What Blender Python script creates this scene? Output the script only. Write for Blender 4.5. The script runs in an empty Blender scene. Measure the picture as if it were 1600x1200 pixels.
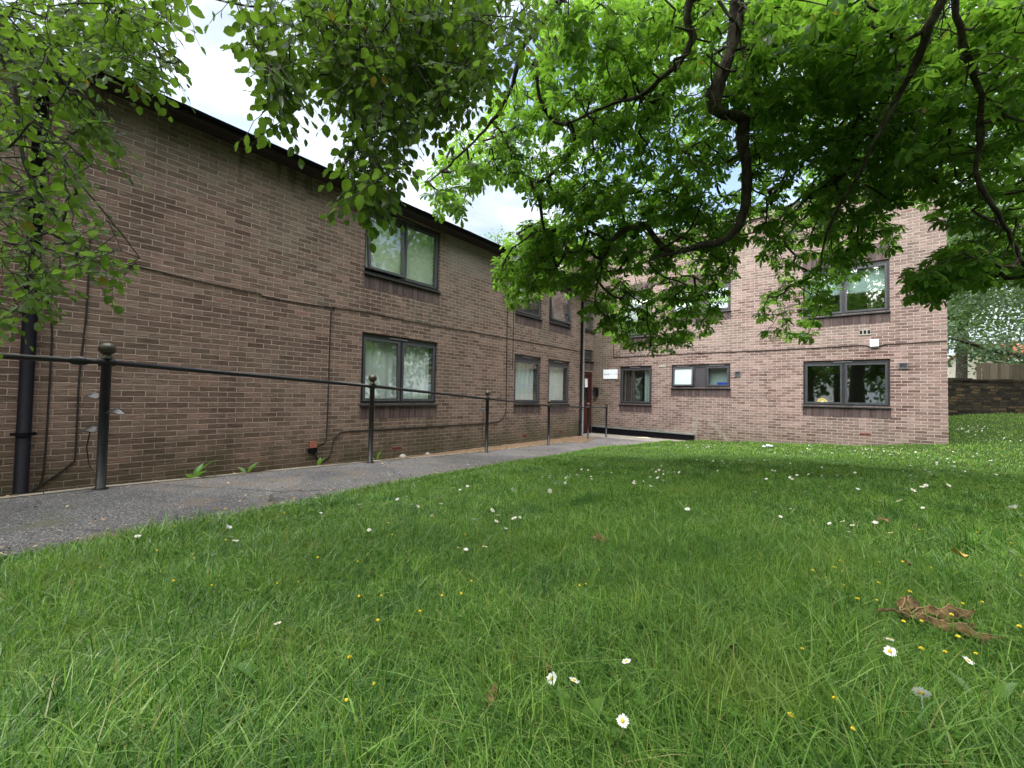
import bpy, bmesh, math, random
import numpy as np
from mathutils import Vector, Matrix
random.seed(7); rng = np.random.default_rng(11)
S = bpy.context.scene
COL = S.collection
PI = math.pi

# ------------------------------------------------------------------ camera
CR = np.array([0.77219627, 0.63505407, 0.02047555])     # right
CU = np.array([0.00259556, -0.03537799, 0.99937063])    # up
CF = np.array([-0.63537877, 0.77165713, 0.02896707])    # forward
CP = np.array([0.0, 0.0, 1.3])
FPX = 648.8
cd = bpy.data.cameras.new('camera'); cam = bpy.data.objects.new('camera', cd); COL.objects.link(cam)
cd.sensor_width = 36; cd.lens = 36 * FPX / 1600; cd.clip_start = 0.02; cd.clip_end = 2000
cam.matrix_world = Matrix(((CR[0], CU[0], -CF[0], CP[0]), (CR[1], CU[1], -CF[1], CP[1]), (CR[2], CU[2], -CF[2], CP[2]), (0, 0, 0, 1)))
S.camera = cam

def U(px, py, D):
    """world point seen at photo pixel (px,py) at depth D"""
    return CP + (CF * FPX + CR * (px - 800) + CU * (600 - py)) * (D / FPX)

# ------------------------------------------------------------------ ground shape
def lerp_tab(t, xs, ys): return np.interp(t, xs, ys)
def zp(Y): return lerp_tab(Y, [-4, .5, 3.02, 5.67, 8.72, 10.4, 14], [.54, .5, .39, .24, .075, .0, .0])
def PL(Y): return lerp_tab(Y, [-8, -3, .49, 3.02, 5.67, 8.72, 11.3, 12.2, 12.4, 14], [-4.5, -4.5, -4.64, -4.95, -5.36, -6.05, -6.5, -6.8, -7.5, -7.5])
def PR(Y): return lerp_tab(Y, [-8, -2, .3, .75, 1.5, 2.3, 3.5, 5.8, 7.6, 9.3, 11.3, 12.7, 13.9], [-2.7, -2.75, -2.9, -2.98, -3.12, -3.32, -3.6, -4.0, -4.45, -4.8, -4.55, -4.25, -3.7])
def sstep(a, b, x):
    t = np.clip((x - a) / (b - a), 0, 1); return t * t * (3 - 2 * t)
def lawn_z(X, Y):
    Yc = np.clip(Y, -6, 13.9)
    s = lerp_tab(Yc, [0, 5, 12], [.066, .06, .045])
    dx = np.clip(X - PR(Yc), 0, 8)
    z = zp(Yc) + .035 + s * dx
    z = z + .043 * np.clip(Y - 11, 0, 14) * sstep(-.5, 2.2, X)
    z = z + (.02 * np.sin(X * 1.7 + .6) * np.sin(Y * 1.3 + 1.) + .012 * np.sin(X * 3.9 + Y * 2.1)) * sstep(0, .6, X - PR(Yc))
    return z
def ground_z(X, Y):
    X = np.asarray(X, float); Y = np.asarray(Y, float)
    l, r = PL(Y), PR(Y)
    zl = lawn_z(X, Y)
    path = zp(Y)
    tb = np.clip((l - X) / np.maximum(l + 6.99, .05), 0, 1)
    bank = path + (0.02 - path) * (tb ** .8)
    bank = np.where(Y > 12.15, path, bank)
    z = np.where(X >= r, zl, np.where(X >= l, path, bank))
    return z
def gz(x, y): return float(ground_z(x, y))
def on_ground(px, py):
    d = CF * FPX + CR * (px - 800) + CU * (600 - py); d = d / np.linalg.norm(d)
    t = .3
    while t < 80:
        P = CP + d * t
        if P[2] < gz(P[0], P[1]): return P
        t += .01 + t * .002
    return CP + d * 60

# ------------------------------------------------------------------ mesh helpers
def base(o):
    v = Vector((0, 0, 0))
    while o is not None:
        v += o.location; o = o.parent
    return v
class MB:
    def __init__(s): s.v = []; s.f = []
    def add(s, vs, fs):
        k = len(s.v); s.v += [tuple(map(float, q)) for q in vs]; s.f += [tuple(i + k for i in q) for q in fs]; return s
    def box(s, a, b):
        x0, x1 = sorted((a[0], b[0])); y0, y1 = sorted((a[1], b[1])); z0, z1 = sorted((a[2], b[2]))
        return s.add([(x0, y0, z0), (x1, y0, z0), (x1, y1, z0), (x0, y1, z0), (x0, y0, z1), (x1, y0, z1), (x1, y1, z1), (x0, y1, z1)],
                     [(3, 2, 1, 0), (4, 5, 6, 7), (0, 1, 5, 4), (1, 2, 6, 5), (2, 3, 7, 6), (3, 0, 4, 7)])
    def tube(s, pts, rad, n=8, cap=True):
        pts = [Vector(q) for q in pts]
        rads = rad if hasattr(rad, '__len__') else [rad] * len(pts)
        rings = []; up = None
        for i, q in enumerate(pts):
            t = (pts[min(i + 1, len(pts) - 1)] - pts[max(i - 1, 0)])
            if t.length < 1e-9: t = Vector((0, 0, 1))
            t.normalize()
            if up is None: up = Vector((0, 0, 1)) if abs(t.z) < .9 else Vector((1, 0, 0))
            a = t.cross(up)
            if a.length < 1e-6: a = t.orthogonal()
            a.normalize(); b = a.cross(t); up = b
            rings.append([q + (a * math.cos(2 * PI * k / n) + b * math.sin(2 * PI * k / n)) * rads[i] for k in range(n)])
        vs = [v for r_ in rings for v in r_]; fs = []
        for i in range(len(pts) - 1):
            for k in range(n):
                fs.append((i * n + k, i * n + (k + 1) % n, (i + 1) * n + (k + 1) % n, (i + 1) * n + k))
        if cap:
            fs.append(tuple(range(n))); fs.append(tuple((len(pts) - 1) * n + k for k in reversed(range(n))))
        return s.add(vs, fs)
    def ball(s, c, r, n=14, m=9, sq=1.0):
        vs = []; fs = []
        for j in range(m + 1):
            th = PI * j / m
            for k in range(n):
                ph = 2 * PI * k / n
                vs.append((c[0] + r * math.sin(th) * math.cos(ph), c[1] + r * math.sin(th) * math.sin(ph), c[2] - r * sq * math.cos(th)))
        for j in range(m):
            for k in range(n):
                fs.append((j * n + k, j * n + (k + 1) % n, (j + 1) * n + (k + 1) % n, (j + 1) * n + k))
        return s.add(vs, fs)
    def build(s, name, mat, parent=None, smooth=False):
        o3 = base(parent) if parent is not None else Vector((0, 0, 0))
        me = bpy.data.meshes.new(name)
        me.from_pydata([(a - o3.x, b - o3.y, c - o3.z) for a, b, c in s.v], [], s.f); me.update()
        if smooth: me.polygons.foreach_set('use_smooth', [True] * len(me.polygons))
        me.materials.append(mat)
        o = bpy.data.objects.new(name, me); COL.objects.link(o)
        if parent is not None: o.parent = parent
        return o
def np_obj(name, V, quads, tris, mat, parent=None, smooth=False):
    V = np.asarray(V, np.float32).reshape(-1, 3)
    if parent is not None: V = V - np.array(base(parent), np.float32)
    quads = np.asarray(quads, np.int32).reshape(-1, 4); tris = np.asarray(tris, np.int32).reshape(-1, 3)
    me = bpy.data.meshes.new(name); me.vertices.add(len(V)); me.vertices.foreach_set('co', V.ravel())
    nl = quads.size + tris.size; me.loops.add(nl)
    me.loops.foreach_set('vertex_index', np.concatenate([quads.ravel(), tris.ravel()]).astype(np.int32))
    nf = len(quads) + len(tris); me.polygons.add(nf)
    st = np.concatenate([np.arange(len(quads)) * 4, quads.size + np.arange(len(tris)) * 3]).astype(np.int32)
    me.polygons.foreach_set('loop_start', st)
    me.polygons.foreach_set('use_smooth', np.full(nf, smooth))
    me.update(calc_edges=True); me.validate()
    me.materials.append(mat)
    o = bpy.data.objects.new(name, me); COL.objects.link(o)
    if parent is not None: o.parent = parent
    return o
def tag(o, label=None, cat=None, group=None, kind=None):
    if label: o['label'] = label
    if cat: o['category'] = cat
    if group: o['group'] = group
    if kind: o['kind'] = kind
    return o
def thing(name, loc, label, cat, group=None):
    o = bpy.data.objects.new(name, None); COL.objects.link(o); o.location = Vector([float(c) for c in loc]); o.empty_display_size = .1
    return tag(o, label, cat, group)

# ------------------------------------------------------------------ material helpers
class NT:
    def __init__(s, name):
        s.m = bpy.data.materials.new(name); s.m.use_nodes = True; s.t = s.m.node_tree; s.t.nodes.clear()
        s.out = s.t.nodes.new('ShaderNodeOutputMaterial')
    def n(s, typ, **kw):
        q = s.t.nodes.new(typ)
        for k, v in kw.items(): setattr(q, k, v)
        return q
    def put(s, sock, v):
        if isinstance(v, bpy.types.NodeSocket): s.t.links.new(v, sock)
        elif v is not None:
            if sock.type == 'RGBA' and hasattr(v, '__len__') and len(v) == 3: v = (*v, 1)
            sock.default_value = v
    def math(s, op, a, b=None, c=None, clamp=False):
        q = s.n('ShaderNodeMath', operation=op, use_clamp=clamp); s.put(q.inputs[0], a)
        if b is not None: s.put(q.inputs[1], b)
        if c is not None: s.put(q.inputs[2], c)
        return q.outputs[0]
    def maprange(s, v, a, b, c=0., d=1., smooth=True):
        q = s.n('ShaderNodeMapRange', interpolation_type='SMOOTHSTEP' if smooth else 'LINEAR')
        for i, x in enumerate((v, a, b, c, d)): s.put(q.inputs[i], x)
        return q.outputs[0]
    def noise(s, vec, scale, detail=3., rough=.55, dim='3D'):
        q = s.n('ShaderNodeTexNoise', noise_dimensions=dim); s.put(q.inputs['Vector'], vec)
        q.inputs['Scale'].default_value = scale; q.inputs['Detail'].default_value = detail; q.inputs['Roughness'].default_value = rough
        return q.outputs['Fac']
    def mix(s, f, a, b, mode='MIX'):
        q = s.n('ShaderNodeMix', data_type='RGBA', blend_type=mode); s.put(q.inputs[0], f); s.put(q.inputs[6], a); s.put(q.inputs[7], b)
        return q.outputs[2]
    def ramp(s, v, stops):
        q = s.n('ShaderNodeValToRGB'); e = q.color_ramp.elements
        while len(e) < len(stops): e.new(.5)
        for i, (p, c) in enumerate(stops): e[i].position = p; e[i].color = (*c, 1)
        s.put(q.inputs[0], v); return q.outputs[0]
    def comb(s, x, y, z=0.):
        q = s.n('ShaderNodeCombineXYZ'); s.put(q.inputs[0], x); s.put(q.inputs[1], y); s.put(q.inputs[2], z); return q.outputs[0]
    def pos(s): return s.n('ShaderNodeNewGeometry').outputs['Position']
    def sep(s, v):
        q = s.n('ShaderNodeSeparateXYZ'); s.put(q.inputs[0], v); return q.outputs
    def island(s): return s.n('ShaderNodeNewGeometry').outputs['Random Per Island']
    def bump(s, h, strength=.5, dist=.01):
        q = s.n('ShaderNodeBump'); q.inputs['Strength'].default_value = strength; q.inputs['Distance'].default_value = dist
        s.put(q.inputs['Height'], h); return q.outputs[0]
    def pbr(s, col, rough=.7, metal=0., spec=.5, normal=None):
        q = s.n('ShaderNodeBsdfPrincipled'); s.put(q.inputs['Base Color'], col); s.put(q.inputs['Roughness'], rough); s.put(q.inputs['Metallic'], metal)
        s.put(q.inputs['Specular IOR Level'], spec)
        if normal is not None: s.put(q.inputs['Normal'], normal)
        s.t.links.new(q.outputs[0], s.out.inputs[0]); return s.m
    def surf(s, sh): s.t.links.new(sh, s.out.inputs[0]); return s.m
def plain(name, col, rough=.6, metal=0., spec=.4, var=.25, scale=14., bump=.15):
    t = NT(name); p = t.pos(); f = t.noise(p, scale, 4.)
    c = t.mix(f, [x * (1 - var) for x in col], [min(1, x * (1 + var)) for x in col])
    n = t.bump(t.noise(p, scale * 6, 3.), bump, .004) if bump else None
    return t.pbr(c, t.maprange(f, .2, .8, max(.02, rough - .08), min(1, rough + .08)), metal, spec, n)

def wall_uv(t):
    g = t.n('ShaderNodeNewGeometry'); x, y, z = t.sep(g.outputs['Position'])
    nx = t.sep(g.outputs['True Normal'])[0]
    isx = t.math('GREATER_THAN', t.math('ABSOLUTE', nx), .5)
    mx = t.n('ShaderNodeMix', data_type='FLOAT'); t.put(mx.inputs[0], isx); t.put(mx.inputs[2], x); t.put(mx.inputs[3], y)
    return g.outputs['Position'], x, y, z, mx.outputs[0]

def brick_mat(name, stops, weather, mortar, wall):
    t = NT(name); P, x, y, z, u = wall_uv(t)
    dn = t.noise(P, 13., 2.)
    u2 = t.math('ADD', u, t.math('MULTIPLY', t.math('SUBTRACT', dn, .5), .012))
    v2 = t.math('ADD', z, t.math('MULTIPLY', t.math('SUBTRACT', t.noise(P, 17., 2.), .5), .012))
    vr = t.math('DIVIDE', v2, .075); row = t.math('FLOOR', vr); fy = t.math('FRACT', vr)
    uu = t.math('ADD', t.math('DIVIDE', u2, .225), t.math('MULTIPLY', t.math('FLOORED_MODULO', row, 2.), .5))
    col = t.math('FLOOR', uu); fx = t.math('FRACT', uu)
    wn = t.n('ShaderNodeTexWhiteNoise', noise_dimensions='3D'); t.put(wn.inputs['Vector'], t.comb(col, row, 3.7))
    rv = wn.outputs['Value']; rc = t.sep(wn.outputs['Color'])
    en = t.math('MULTIPLY', t.math('SUBTRACT', t.noise(P, 60., 2.), .5), .05)
    mx_ = t.maprange(t.math('ADD', t.math('ABSOLUTE', t.math('SUBTRACT', fx, .5)), t.math('MULTIPLY', en, .35)), .467, .485)
    my_ = t.maprange(t.math('ADD', t.math('ABSOLUTE', t.math('SUBTRACT', fy, .5)), en), .40, .455)
    m = t.math('MAXIMUM', mx_, my_)
    big = t.noise(P, .55, 4., .6)
    med = t.noise(P, 2.2, 4., .6)
    sel = t.math('ADD', t.math('MULTIPLY', rv, .6), t.math('MULTIPLY', t.maprange(med, .3, .7), .4))
    c = t.ramp(sel, stops)
    wf = t.math('MULTIPLY', t.maprange(t.math('ADD', big, t.math('MULTIPLY', t.math('SUBTRACT', rc[1], .5), .22)), .38, .62), .75)
    band = t.maprange(t.math('ADD', z, t.math('MULTIPLY', t.math('SUBTRACT', big, .5), .3)), 2.72, 2.86, .55, 1.25)
    wf = t.math('MULTIPLY', wf, band, clamp=True)
    c = t.mix(wf, c, weather)
    streak = t.noise(t.comb(t.math('MULTIPLY', u, 9.), t.math('MULTIPLY', z, 55.), t.math('MULTIPLY', rv, 20.)), 1., 4., .65)
    c = t.mix(1., c, t.ramp(streak, [(0.25, (.5, .5, .5)), (.5, (.95, .95, .95)), (.8, (1.3, 1.3, 1.3))]), 'MULTIPLY')
    c = t.mix(1., c, t.ramp(rc[0], [(0., (.8, .8, .8)), (1., (1.2, 1.2, 1.2))]), 'MULTIPLY')
    c = t.mix(1., c, t.ramp(t.noise(P, 1.15, 5., .65), [(.3, (.78, .77, .76)), (.5, (1., 1., 1.)), (.7, (1.16, 1.14, 1.13))]), 'MULTIPLY')
    run = t.noise(t.comb(t.math('MULTIPLY', u, 3.2), t.math('MULTIPLY', z, .35), 4.), 1., 4., .6)
    c = t.mix(t.maprange(run, .52, .72, 0., .42), c, (.07, .06, .05) if wall == 'L' else (.14, .115, .10))
    sills = [(4.12, 5.92, 1.11), (8.58, 9.78, 1.11), (10.17, 11.36, 1.11), (4.12, 5.92, 3.55), (8.58, 11.36, 3.55)] if wall == 'L' else [(-6.44, -5.29, 1.11), (-4.63, -2.88, 1.69), (-1.07, .70, 1.22), (-6.44, -5.29, 3.47), (-1.07, .70, 3.62)]
    sm = None
    for ua, ub, zs in sills:
        q = t.math('MULTIPLY', t.maprange(u, ua - .12, ua + .06), t.maprange(u, ub + .12, ub - .06)); q = t.math('MULTIPLY', q, t.math('MULTIPLY', t.maprange(z, zs - 1.05, zs - .3), t.math('LESS_THAN', z, zs)))
        sm = q if sm is None else t.math('MAXIMUM', sm, q)
    sn = t.noise(t.comb(t.math('MULTIPLY', u, 7.), t.math('MULTIPLY', z, .8), 9.), 1., 4., .65)
    c = t.mix(t.math('MULTIPLY', sm, t.maprange(sn, .42, .68, 0., .6)), c, (.06, .05, .042) if wall == 'L' else (.13, .105, .095))
    mc = t.mix(t.noise(P, 8., 4.), [k * .6 for k in mortar], mortar)
    # dirt and stains with their own shapes
    if wall == 'L':
        moss = t.math('MULTIPLY', t.maprange(t.math('ADD', z, t.math('MULTIPLY', t.math('SUBTRACT', med, .5), 1.6)), .95, -.1), .75)
        c = t.mix(moss, c, (.052, .055, .028)); mc = t.mix(t.math('MULTIPLY', moss, .9), mc, (.09, .09, .05))
        # pale run-off below the eaves beside the upper window, with dark drips in it
        r1 = t.math('MULTIPLY', t.maprange(y, 5.95, 6.3), t.maprange(y, 8.2, 7.0))
        r1 = t.math('MULTIPLY', r1, t.maprange(t.math('ADD', z, t.math('MULTIPLY', t.noise(P, 1.7, 3.), .8)), 4.3, 4.8))
        c = t.mix(t.math('MULTIPLY', r1, .55), c, (.22, .21, .19)); mc = t.mix(t.math('MULTIPLY', r1, .5), mc, (.25, .24, .22))
        drip = t.noise(t.comb(t.math('MULTIPLY', y, 5.5), t.math('MULTIPLY', z, .9), 0.), 1., 3.)
        d1 = t.math('MULTIPLY', t.maprange(drip, .58, .68), t.maprange(z, 4.1, 4.75))
        d1 = t.math('MULTIPLY', d1, .6)
        c = t.mix(d1, c, (.03, .027, .024)); mc = t.mix(d1, mc, (.05, .045, .04))
    else:
        moss = t.math('MULTIPLY', t.maprange(t.math('ADD', z, t.math('MULTIPLY', t.math('SUBTRACT', med, .5), 1.2)), .75, .1), .35)
        gl = t.math('MULTIPLY', t.maprange(t.math('ADD', x, t.math('MULTIPLY', t.math('SUBTRACT', med, .5), 2.)), -6., -7.4), .6)
        moss = t.math('MAXIMUM', moss, gl)
        c = t.mix(moss, c, (.10, .095, .06)); mc = t.mix(moss, mc, (.17, .16, .11))
        # scar of a removed fitting: two ragged lines of old mortar
        nz = t.math('MULTIPLY', t.math('SUBTRACT', t.noise(P, 7., 5., .7), .5), .42)
        a1 = t.maprange(t.math('ABSOLUTE', t.math('ADD', t.math('ADD', x, 3.88), nz)), .09, .03)
        a1 = t.math('MULTIPLY', a1, t.maprange(z, .72, .62))
        xl = t.math('ADD', -3.5, t.math('MULTIPLY', t.math('SUBTRACT', .7, z), .95))
        a2 = t.maprange(t.math('ABSOLUTE', t.math('ADD', t.math('SUBTRACT', x, xl), nz)), .12, .04)
        a2 = t.math('MULTIPLY', a2, t.maprange(z, .74, .66))
        a3 = t.math('MULTIPLY', t.maprange(t.math('ABSOLUTE', t.math('ADD', t.math('SUBTRACT', z, .7), t.math('MULTIPLY', nz, .5))), .06, .02), t.math('MULTIPLY', t.math('GREATER_THAN', x, -3.95), t.math('LESS_THAN', x, -3.45)))
        a4 = t.math('MULTIPLY', t.maprange(t.math('ADD', z, nz), .34, .25), t.math('MULTIPLY', t.maprange(x, -5.6, -5.), t.math('LESS_THAN', x, -3.9)))
        a = t.math('MULTIPLY', t.math('MAXIMUM', t.math('MAXIMUM', a1, a2), t.math('MAXIMUM', a3, a4)), t.maprange(t.noise(P, 14., 4., .7), .38, .62, .12, .8))
        c = t.mix(a, c, (.38, .35, .31)); mc = t.mix(a, mc, (.38, .35, .31))
    c = t.mix(m, c, mc)
    h = t.math('ADD', t.math('SUBTRACT', 1., m), t.math('MULTIPLY', streak, .9))
    tilt = t.math('MULTIPLY', fy, .5)
    h = t.math('ADD', h, t.math('MULTIPLY', tilt, t.math('SUBTRACT', 1., m)))
    return t.pbr(c, .92, 0., .2, t.bump(h, 1., .014))

M = {}
M['brickL'] = brick_mat('brown_brick', [(0., (.112, .072, .06)), (.2, (.145, .095, .079)), (.5, (.175, .117, .098)), (.8, (.202, .137, .115)), (1., (.198, .108, .088))],
                        (.165, .134, .106), (.41, .335, .285), 'L')
M['brickR'] = brick_mat('pink_brick', [(0., (.12, .066, .06)), (.25, (.19, .12, .11)), (.5, (.24, .163, .15)), (.75, (.28, .20, .185)), (1., (.23, .13, .12))],
                        (.262, .205, .182), (.62, .525, .485), 'R')
def soldier():
    t = NT('purple_soldier_brick'); P, x, y, z, u = wall_uv(t)
    uu = t.math('DIVIDE', t.math('ADD', u, t.math('MULTIPLY', t.math('SUBTRACT', t.noise(P, 15., 2.), .5), .01)), .075)
    fx = t.math('FRACT', uu); cell = t.math('FLOOR', uu)
    wn = t.n('ShaderNodeTexWhiteNoise', noise_dimensions='1D'); t.put(wn.inputs['W'], cell)
    m = t.maprange(t.math('ABSOLUTE', t.math('SUBTRACT', fx, .5)), .42, .47)
    c = t.ramp(wn.outputs['Value'], [(0., (.05, .034, .035)), (.6, (.072, .05, .05)), (1., (.105, .076, .072))])
    c = t.mix(t.math('MULTIPLY', m, t.maprange(t.noise(P, 11., 3.), .35, .65)), c, (.15, .12, .115))
    return t.pbr(c, .8, 0., .3, t.bump(t.math('SUBTRACT', 1., m), .7, .006))
M['soldier'] = soldier()
M['frame'] = plain('charcoal_frame', (.022, .023, .028), .4, 0., .5, .15, 6., .05)
M['sash'] = plain('grey_sash', (.045, .047, .056), .35, 0., .5, .12, 6., .05)
M['sill'] = plain('black_sill', (.03, .03, .034), .35, 0., .5, .2, 6., .08)
M['panel'] = plain('dark_panel', (.04, .037, .045), .5, 0., .4, .15, 6., .05)
M['vent'] = plain('trickle_vent', (.12, .125, .14), .45, 0., .4, .1, 6., .0)
M['black'] = plain('black_paint', (.004, .004, .007), .6, 0., .1, .3, 25., .12)
M['railpaint'] = plain('worn_black_paint', (.011, .011, .014), .36, 0., .4, .6, 30., .3)
M['cable'] = plain('cable_black', (.02, .018, .017), .6, 0., .3, .2, 20., 0)
M['greypipe'] = plain('grey_pipe', (.12, .115, .11), .55, 0., .3, .2, 9., .1)
M['white'] = plain('white_plastic', (.72, .74, .74), .5, 0., .4, .08, 8., 0)
M['signwhite'] = plain('sign_face', (.78, .86, .92), .4, 0., .4, .06, 8., 0)
M['signtext'] = plain('sign_text', (.14, .19, .29), .5, 0., .3, .05, 8., 0)
M['fascia'] = plain('dark_fascia', (.03, .026, .026), .6, 0., .3, .35, 5., .2)
M['coping'] = plain('coping', (.2, .17, .165), .85, 0., .2, .35, 6., .4)
M['rooftile'] = plain('roof_tile', (.05, .042, .04), .85, 0., .2, .4, 7., .5)
M['door'] = plain('red_door', (.045, .011, .010), .45, 0., .5, .25, 8., .08)
M['room'] = plain('room_plaster', (.34, .32, .29), .9, 0., .1, .12, 2., 0)
M['roomfloor'] = plain('room_carpet', (.10, .085, .075), .95, 0., .1, .2, 10., 0)
M['terracotta'] = plain('terracotta', (.24, .09, .065), .8, 0., .2, .25, 30., .2)
M['ball'] = plain('weathered_ball', (.055, .048, .034), .4, .3, .5, .5, 40., .3)
M['steel'] = plain('dull_metal', (.05, .05, .055), .42, .3, .5, .5, 25., .2)
M['concrete'] = plain('concrete', (.30, .285, .255), .9, 0., .2, .3, 9., .4)
M['yellow'] = plain('yellow_plastic', (.72, .46, .05), .45, 0., .4, .15, 9., 0)
M['cream'] = plain('cream_plastic', (.75, .76, .6), .5, 0., .4, .1, 9., 0)
M['bluebowl'] = plain('blue_plastic', (.02, .08, .62), .35, 0., .5, .1, 9., 0)
M['maroon'] = plain('maroon_cloth', (.16, .025, .03), .8, 0., .2, .2, 20., .1)
def glass_mat(name, tint, frost=0., ior=1.52):
    t = NT(name); tr = t.n('ShaderNodeBsdfTransparent'); t.put(tr.inputs[0], tint)
    gl = t.n('ShaderNodeBsdfGlossy'); gl.inputs['Roughness'].default_value = .02 if not frost else .25; t.put(gl.inputs[0], (.95, .98, .97))
    w = t.bump(t.noise(t.pos(), 1.3 if not frost else 45., 2.), .03 if not frost else .4, .05 if not frost else .01); t.put(gl.inputs['Normal'], w)
    gg = t.n('ShaderNodeNewGeometry'); dt = t.n('ShaderNodeVectorMath', operation='DOT_PRODUCT'); t.put(dt.inputs[0], gg.outputs['Incoming']); t.put(dt.inputs[1], gg.outputs['Normal'])
    f0 = ((ior - 1) / (ior + 1)) ** 2
    fs_ = t.math('ADD', f0, t.math('MULTIPLY', 1 - f0, t.math('POWER', t.math('SUBTRACT', 1., t.math('ABSOLUTE', dt.outputs['Value'])), 5.)))
    under = tr.outputs[0]
    if frost:
        df = t.n('ShaderNodeBsdfTranslucent'); t.put(df.inputs[0], (.6, .72, .75)); d2 = t.n('ShaderNodeBsdfDiffuse'); t.put(d2.inputs[0], (.55, .68, .72))
        mm = t.n('ShaderNodeMixShader'); mm.inputs[0].default_value = .8; t.put(mm.inputs[1], df.outputs[0]); t.put(mm.inputs[2], d2.outputs[0])
        m2 = t.n('ShaderNodeMixShader'); m2.inputs[0].default_value = frost; t.put(m2.inputs[1], tr.outputs[0]); t.put(m2.inputs[2], mm.outputs[0]); under = m2.outputs[0]
    f2 = t.math('MULTIPLY', fs_, 2.3, clamp=True)
    mx = t.n('ShaderNodeMixShader'); t.put(mx.inputs[0], f2); t.put(mx.inputs[1], under); t.put(mx.inputs[2], gl.outputs[0])
    return t.surf(mx.outputs[0])
M['glass'] = glass_mat('window_glass', (.95, .985, .975), 0., 1.6)
M['frosted'] = glass_mat('frosted_glass', (.86, .93, .93), .9)
def cloth(name, col, trans=.35):
    t = NT(name); a = t.n('ShaderNodeBsdfDiffuse'); t.put(a.inputs[0], col); b = t.n('ShaderNodeBsdfTranslucent'); t.put(b.inputs[0], col)
    mx = t.n('ShaderNodeMixShader'); mx.inputs[0].default_value = trans; t.put(mx.inputs[1], a.outputs[0]); t.put(mx.inputs[2], b.outputs[0]); return t.surf(mx.outputs[0])
M['net'] = cloth('net_cloth', (.9, .92, .92), .4)
M['blindgreen'] = cloth('cream_blind', (.6, .63, .55), .2)
M['blindwhite'] = cloth('white_blind', (.78, .82, .8), .2)
M['darkcurtain'] = cloth('dark_curtain', (.07, .06, .06), .1)
M['teal'] = cloth('grey_teal_blind', (.34, .44, .43), .2)

def leaf_mat(name, dark, light, trans, tfac=.45, gloss=.35, spec=.08, varscale=3.):
    t = NT(name); r = t.island(); p = t.pos()
    mixf = t.math('ADD', t.math('MULTIPLY', r, .75), t.math('MULTIPLY', t.noise(p, varscale, 2.), .4), clamp=True)
    c = t.mix(mixf, dark, light); tc = t.mix(mixf, [k * .7 for k in trans], trans)
    old = t.math('MULTIPLY', t.math('GREATER_THAN', r, .988), t.maprange(t.noise(p, 55., 3.), .35, .6)); c = t.mix(old, c, (.13, .10, .02)); tc = t.mix(old, tc, (.3, .2, .02))
    sp = t.maprange(t.noise(p, 70., 3., .6), .3, .7, .8, 1.2); c = t.mix(1., c, t.comb(sp, sp, sp), 'MULTIPLY')
    d = t.n('ShaderNodeBsdfDiffuse'); t.put(d.inputs[0], c)
    b = t.n('ShaderNodeBsdfTranslucent'); t.put(b.inputs[0], tc)
    g = t.n('ShaderNodeBsdfGlossy'); g.inputs['Roughness'].default_value = gloss; t.put(g.inputs[0], (.9, .95, 1.))
    m1 = t.n('ShaderNodeMixShader'); m1.inputs[0].default_value = tfac; t.put(m1.inputs[1], d.outputs[0]); t.put(m1.inputs[2], b.outputs[0])
    fr = t.n('ShaderNodeFresnel'); fr.inputs[0].default_value = 1.4
    m2 = t.n('ShaderNodeMixShader'); t.put(m2.inputs[0], t.math('MULTIPLY', fr.outputs[0], spec * 10, clamp=True)); t.put(m2.inputs[1], m1.outputs[0]); t.put(m2.inputs[2], g.outputs[0])
    return t.surf(m2.outputs[0])
M['chestnut'] = leaf_mat('chestnut_leaf', (.024, .064, .010), (.055, .116, .018), (.22, .44, .04), .58, .45, .01)
M['beech'] = leaf_mat('beech_leaf', (.036, .074, .014), (.08, .145, .024), (.18, .34, .03), .5, .4, .015)
M['farleaf'] = leaf_mat('grey_green_leaf', (.055, .095, .055), (.12, .175, .10), (.10, .17, .05), .35, .5, .008, .8)
M['farleaf2'] = leaf_mat('light_green_leaf', (.06, .12, .03), (.13, .22, .05), (.2, .36, .06), .45, .5, .01, .8)
def bark(name, a, b):
    t = NT(name); p = t.pos(); x, y, z = t.sep(p)
    n1 = t.noise(t.comb(t.math('MULTIPLY', x, 30.), t.math('MULTIPLY', y, 30.), t.math('MULTIPLY', z, 7.)), 1., 5., .65)
    c = t.mix(t.maprange(n1, .3, .7), a, b)
    c = t.mix(t.math('MULTIPLY', t.maprange(t.noise(p, 9., 4.), .52, .62), .6), c, (.085, .095, .06))
    return t.pbr(c, .9, 0., .2, t.bump(n1, .9, .012))
M['bark'] = bark('chestnut_bark', (.022, .017, .014), (.062, .05, .042))
M['barkgrey'] = bark('beech_bark', (.045, .043, .04), (.1, .095, .085))
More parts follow.
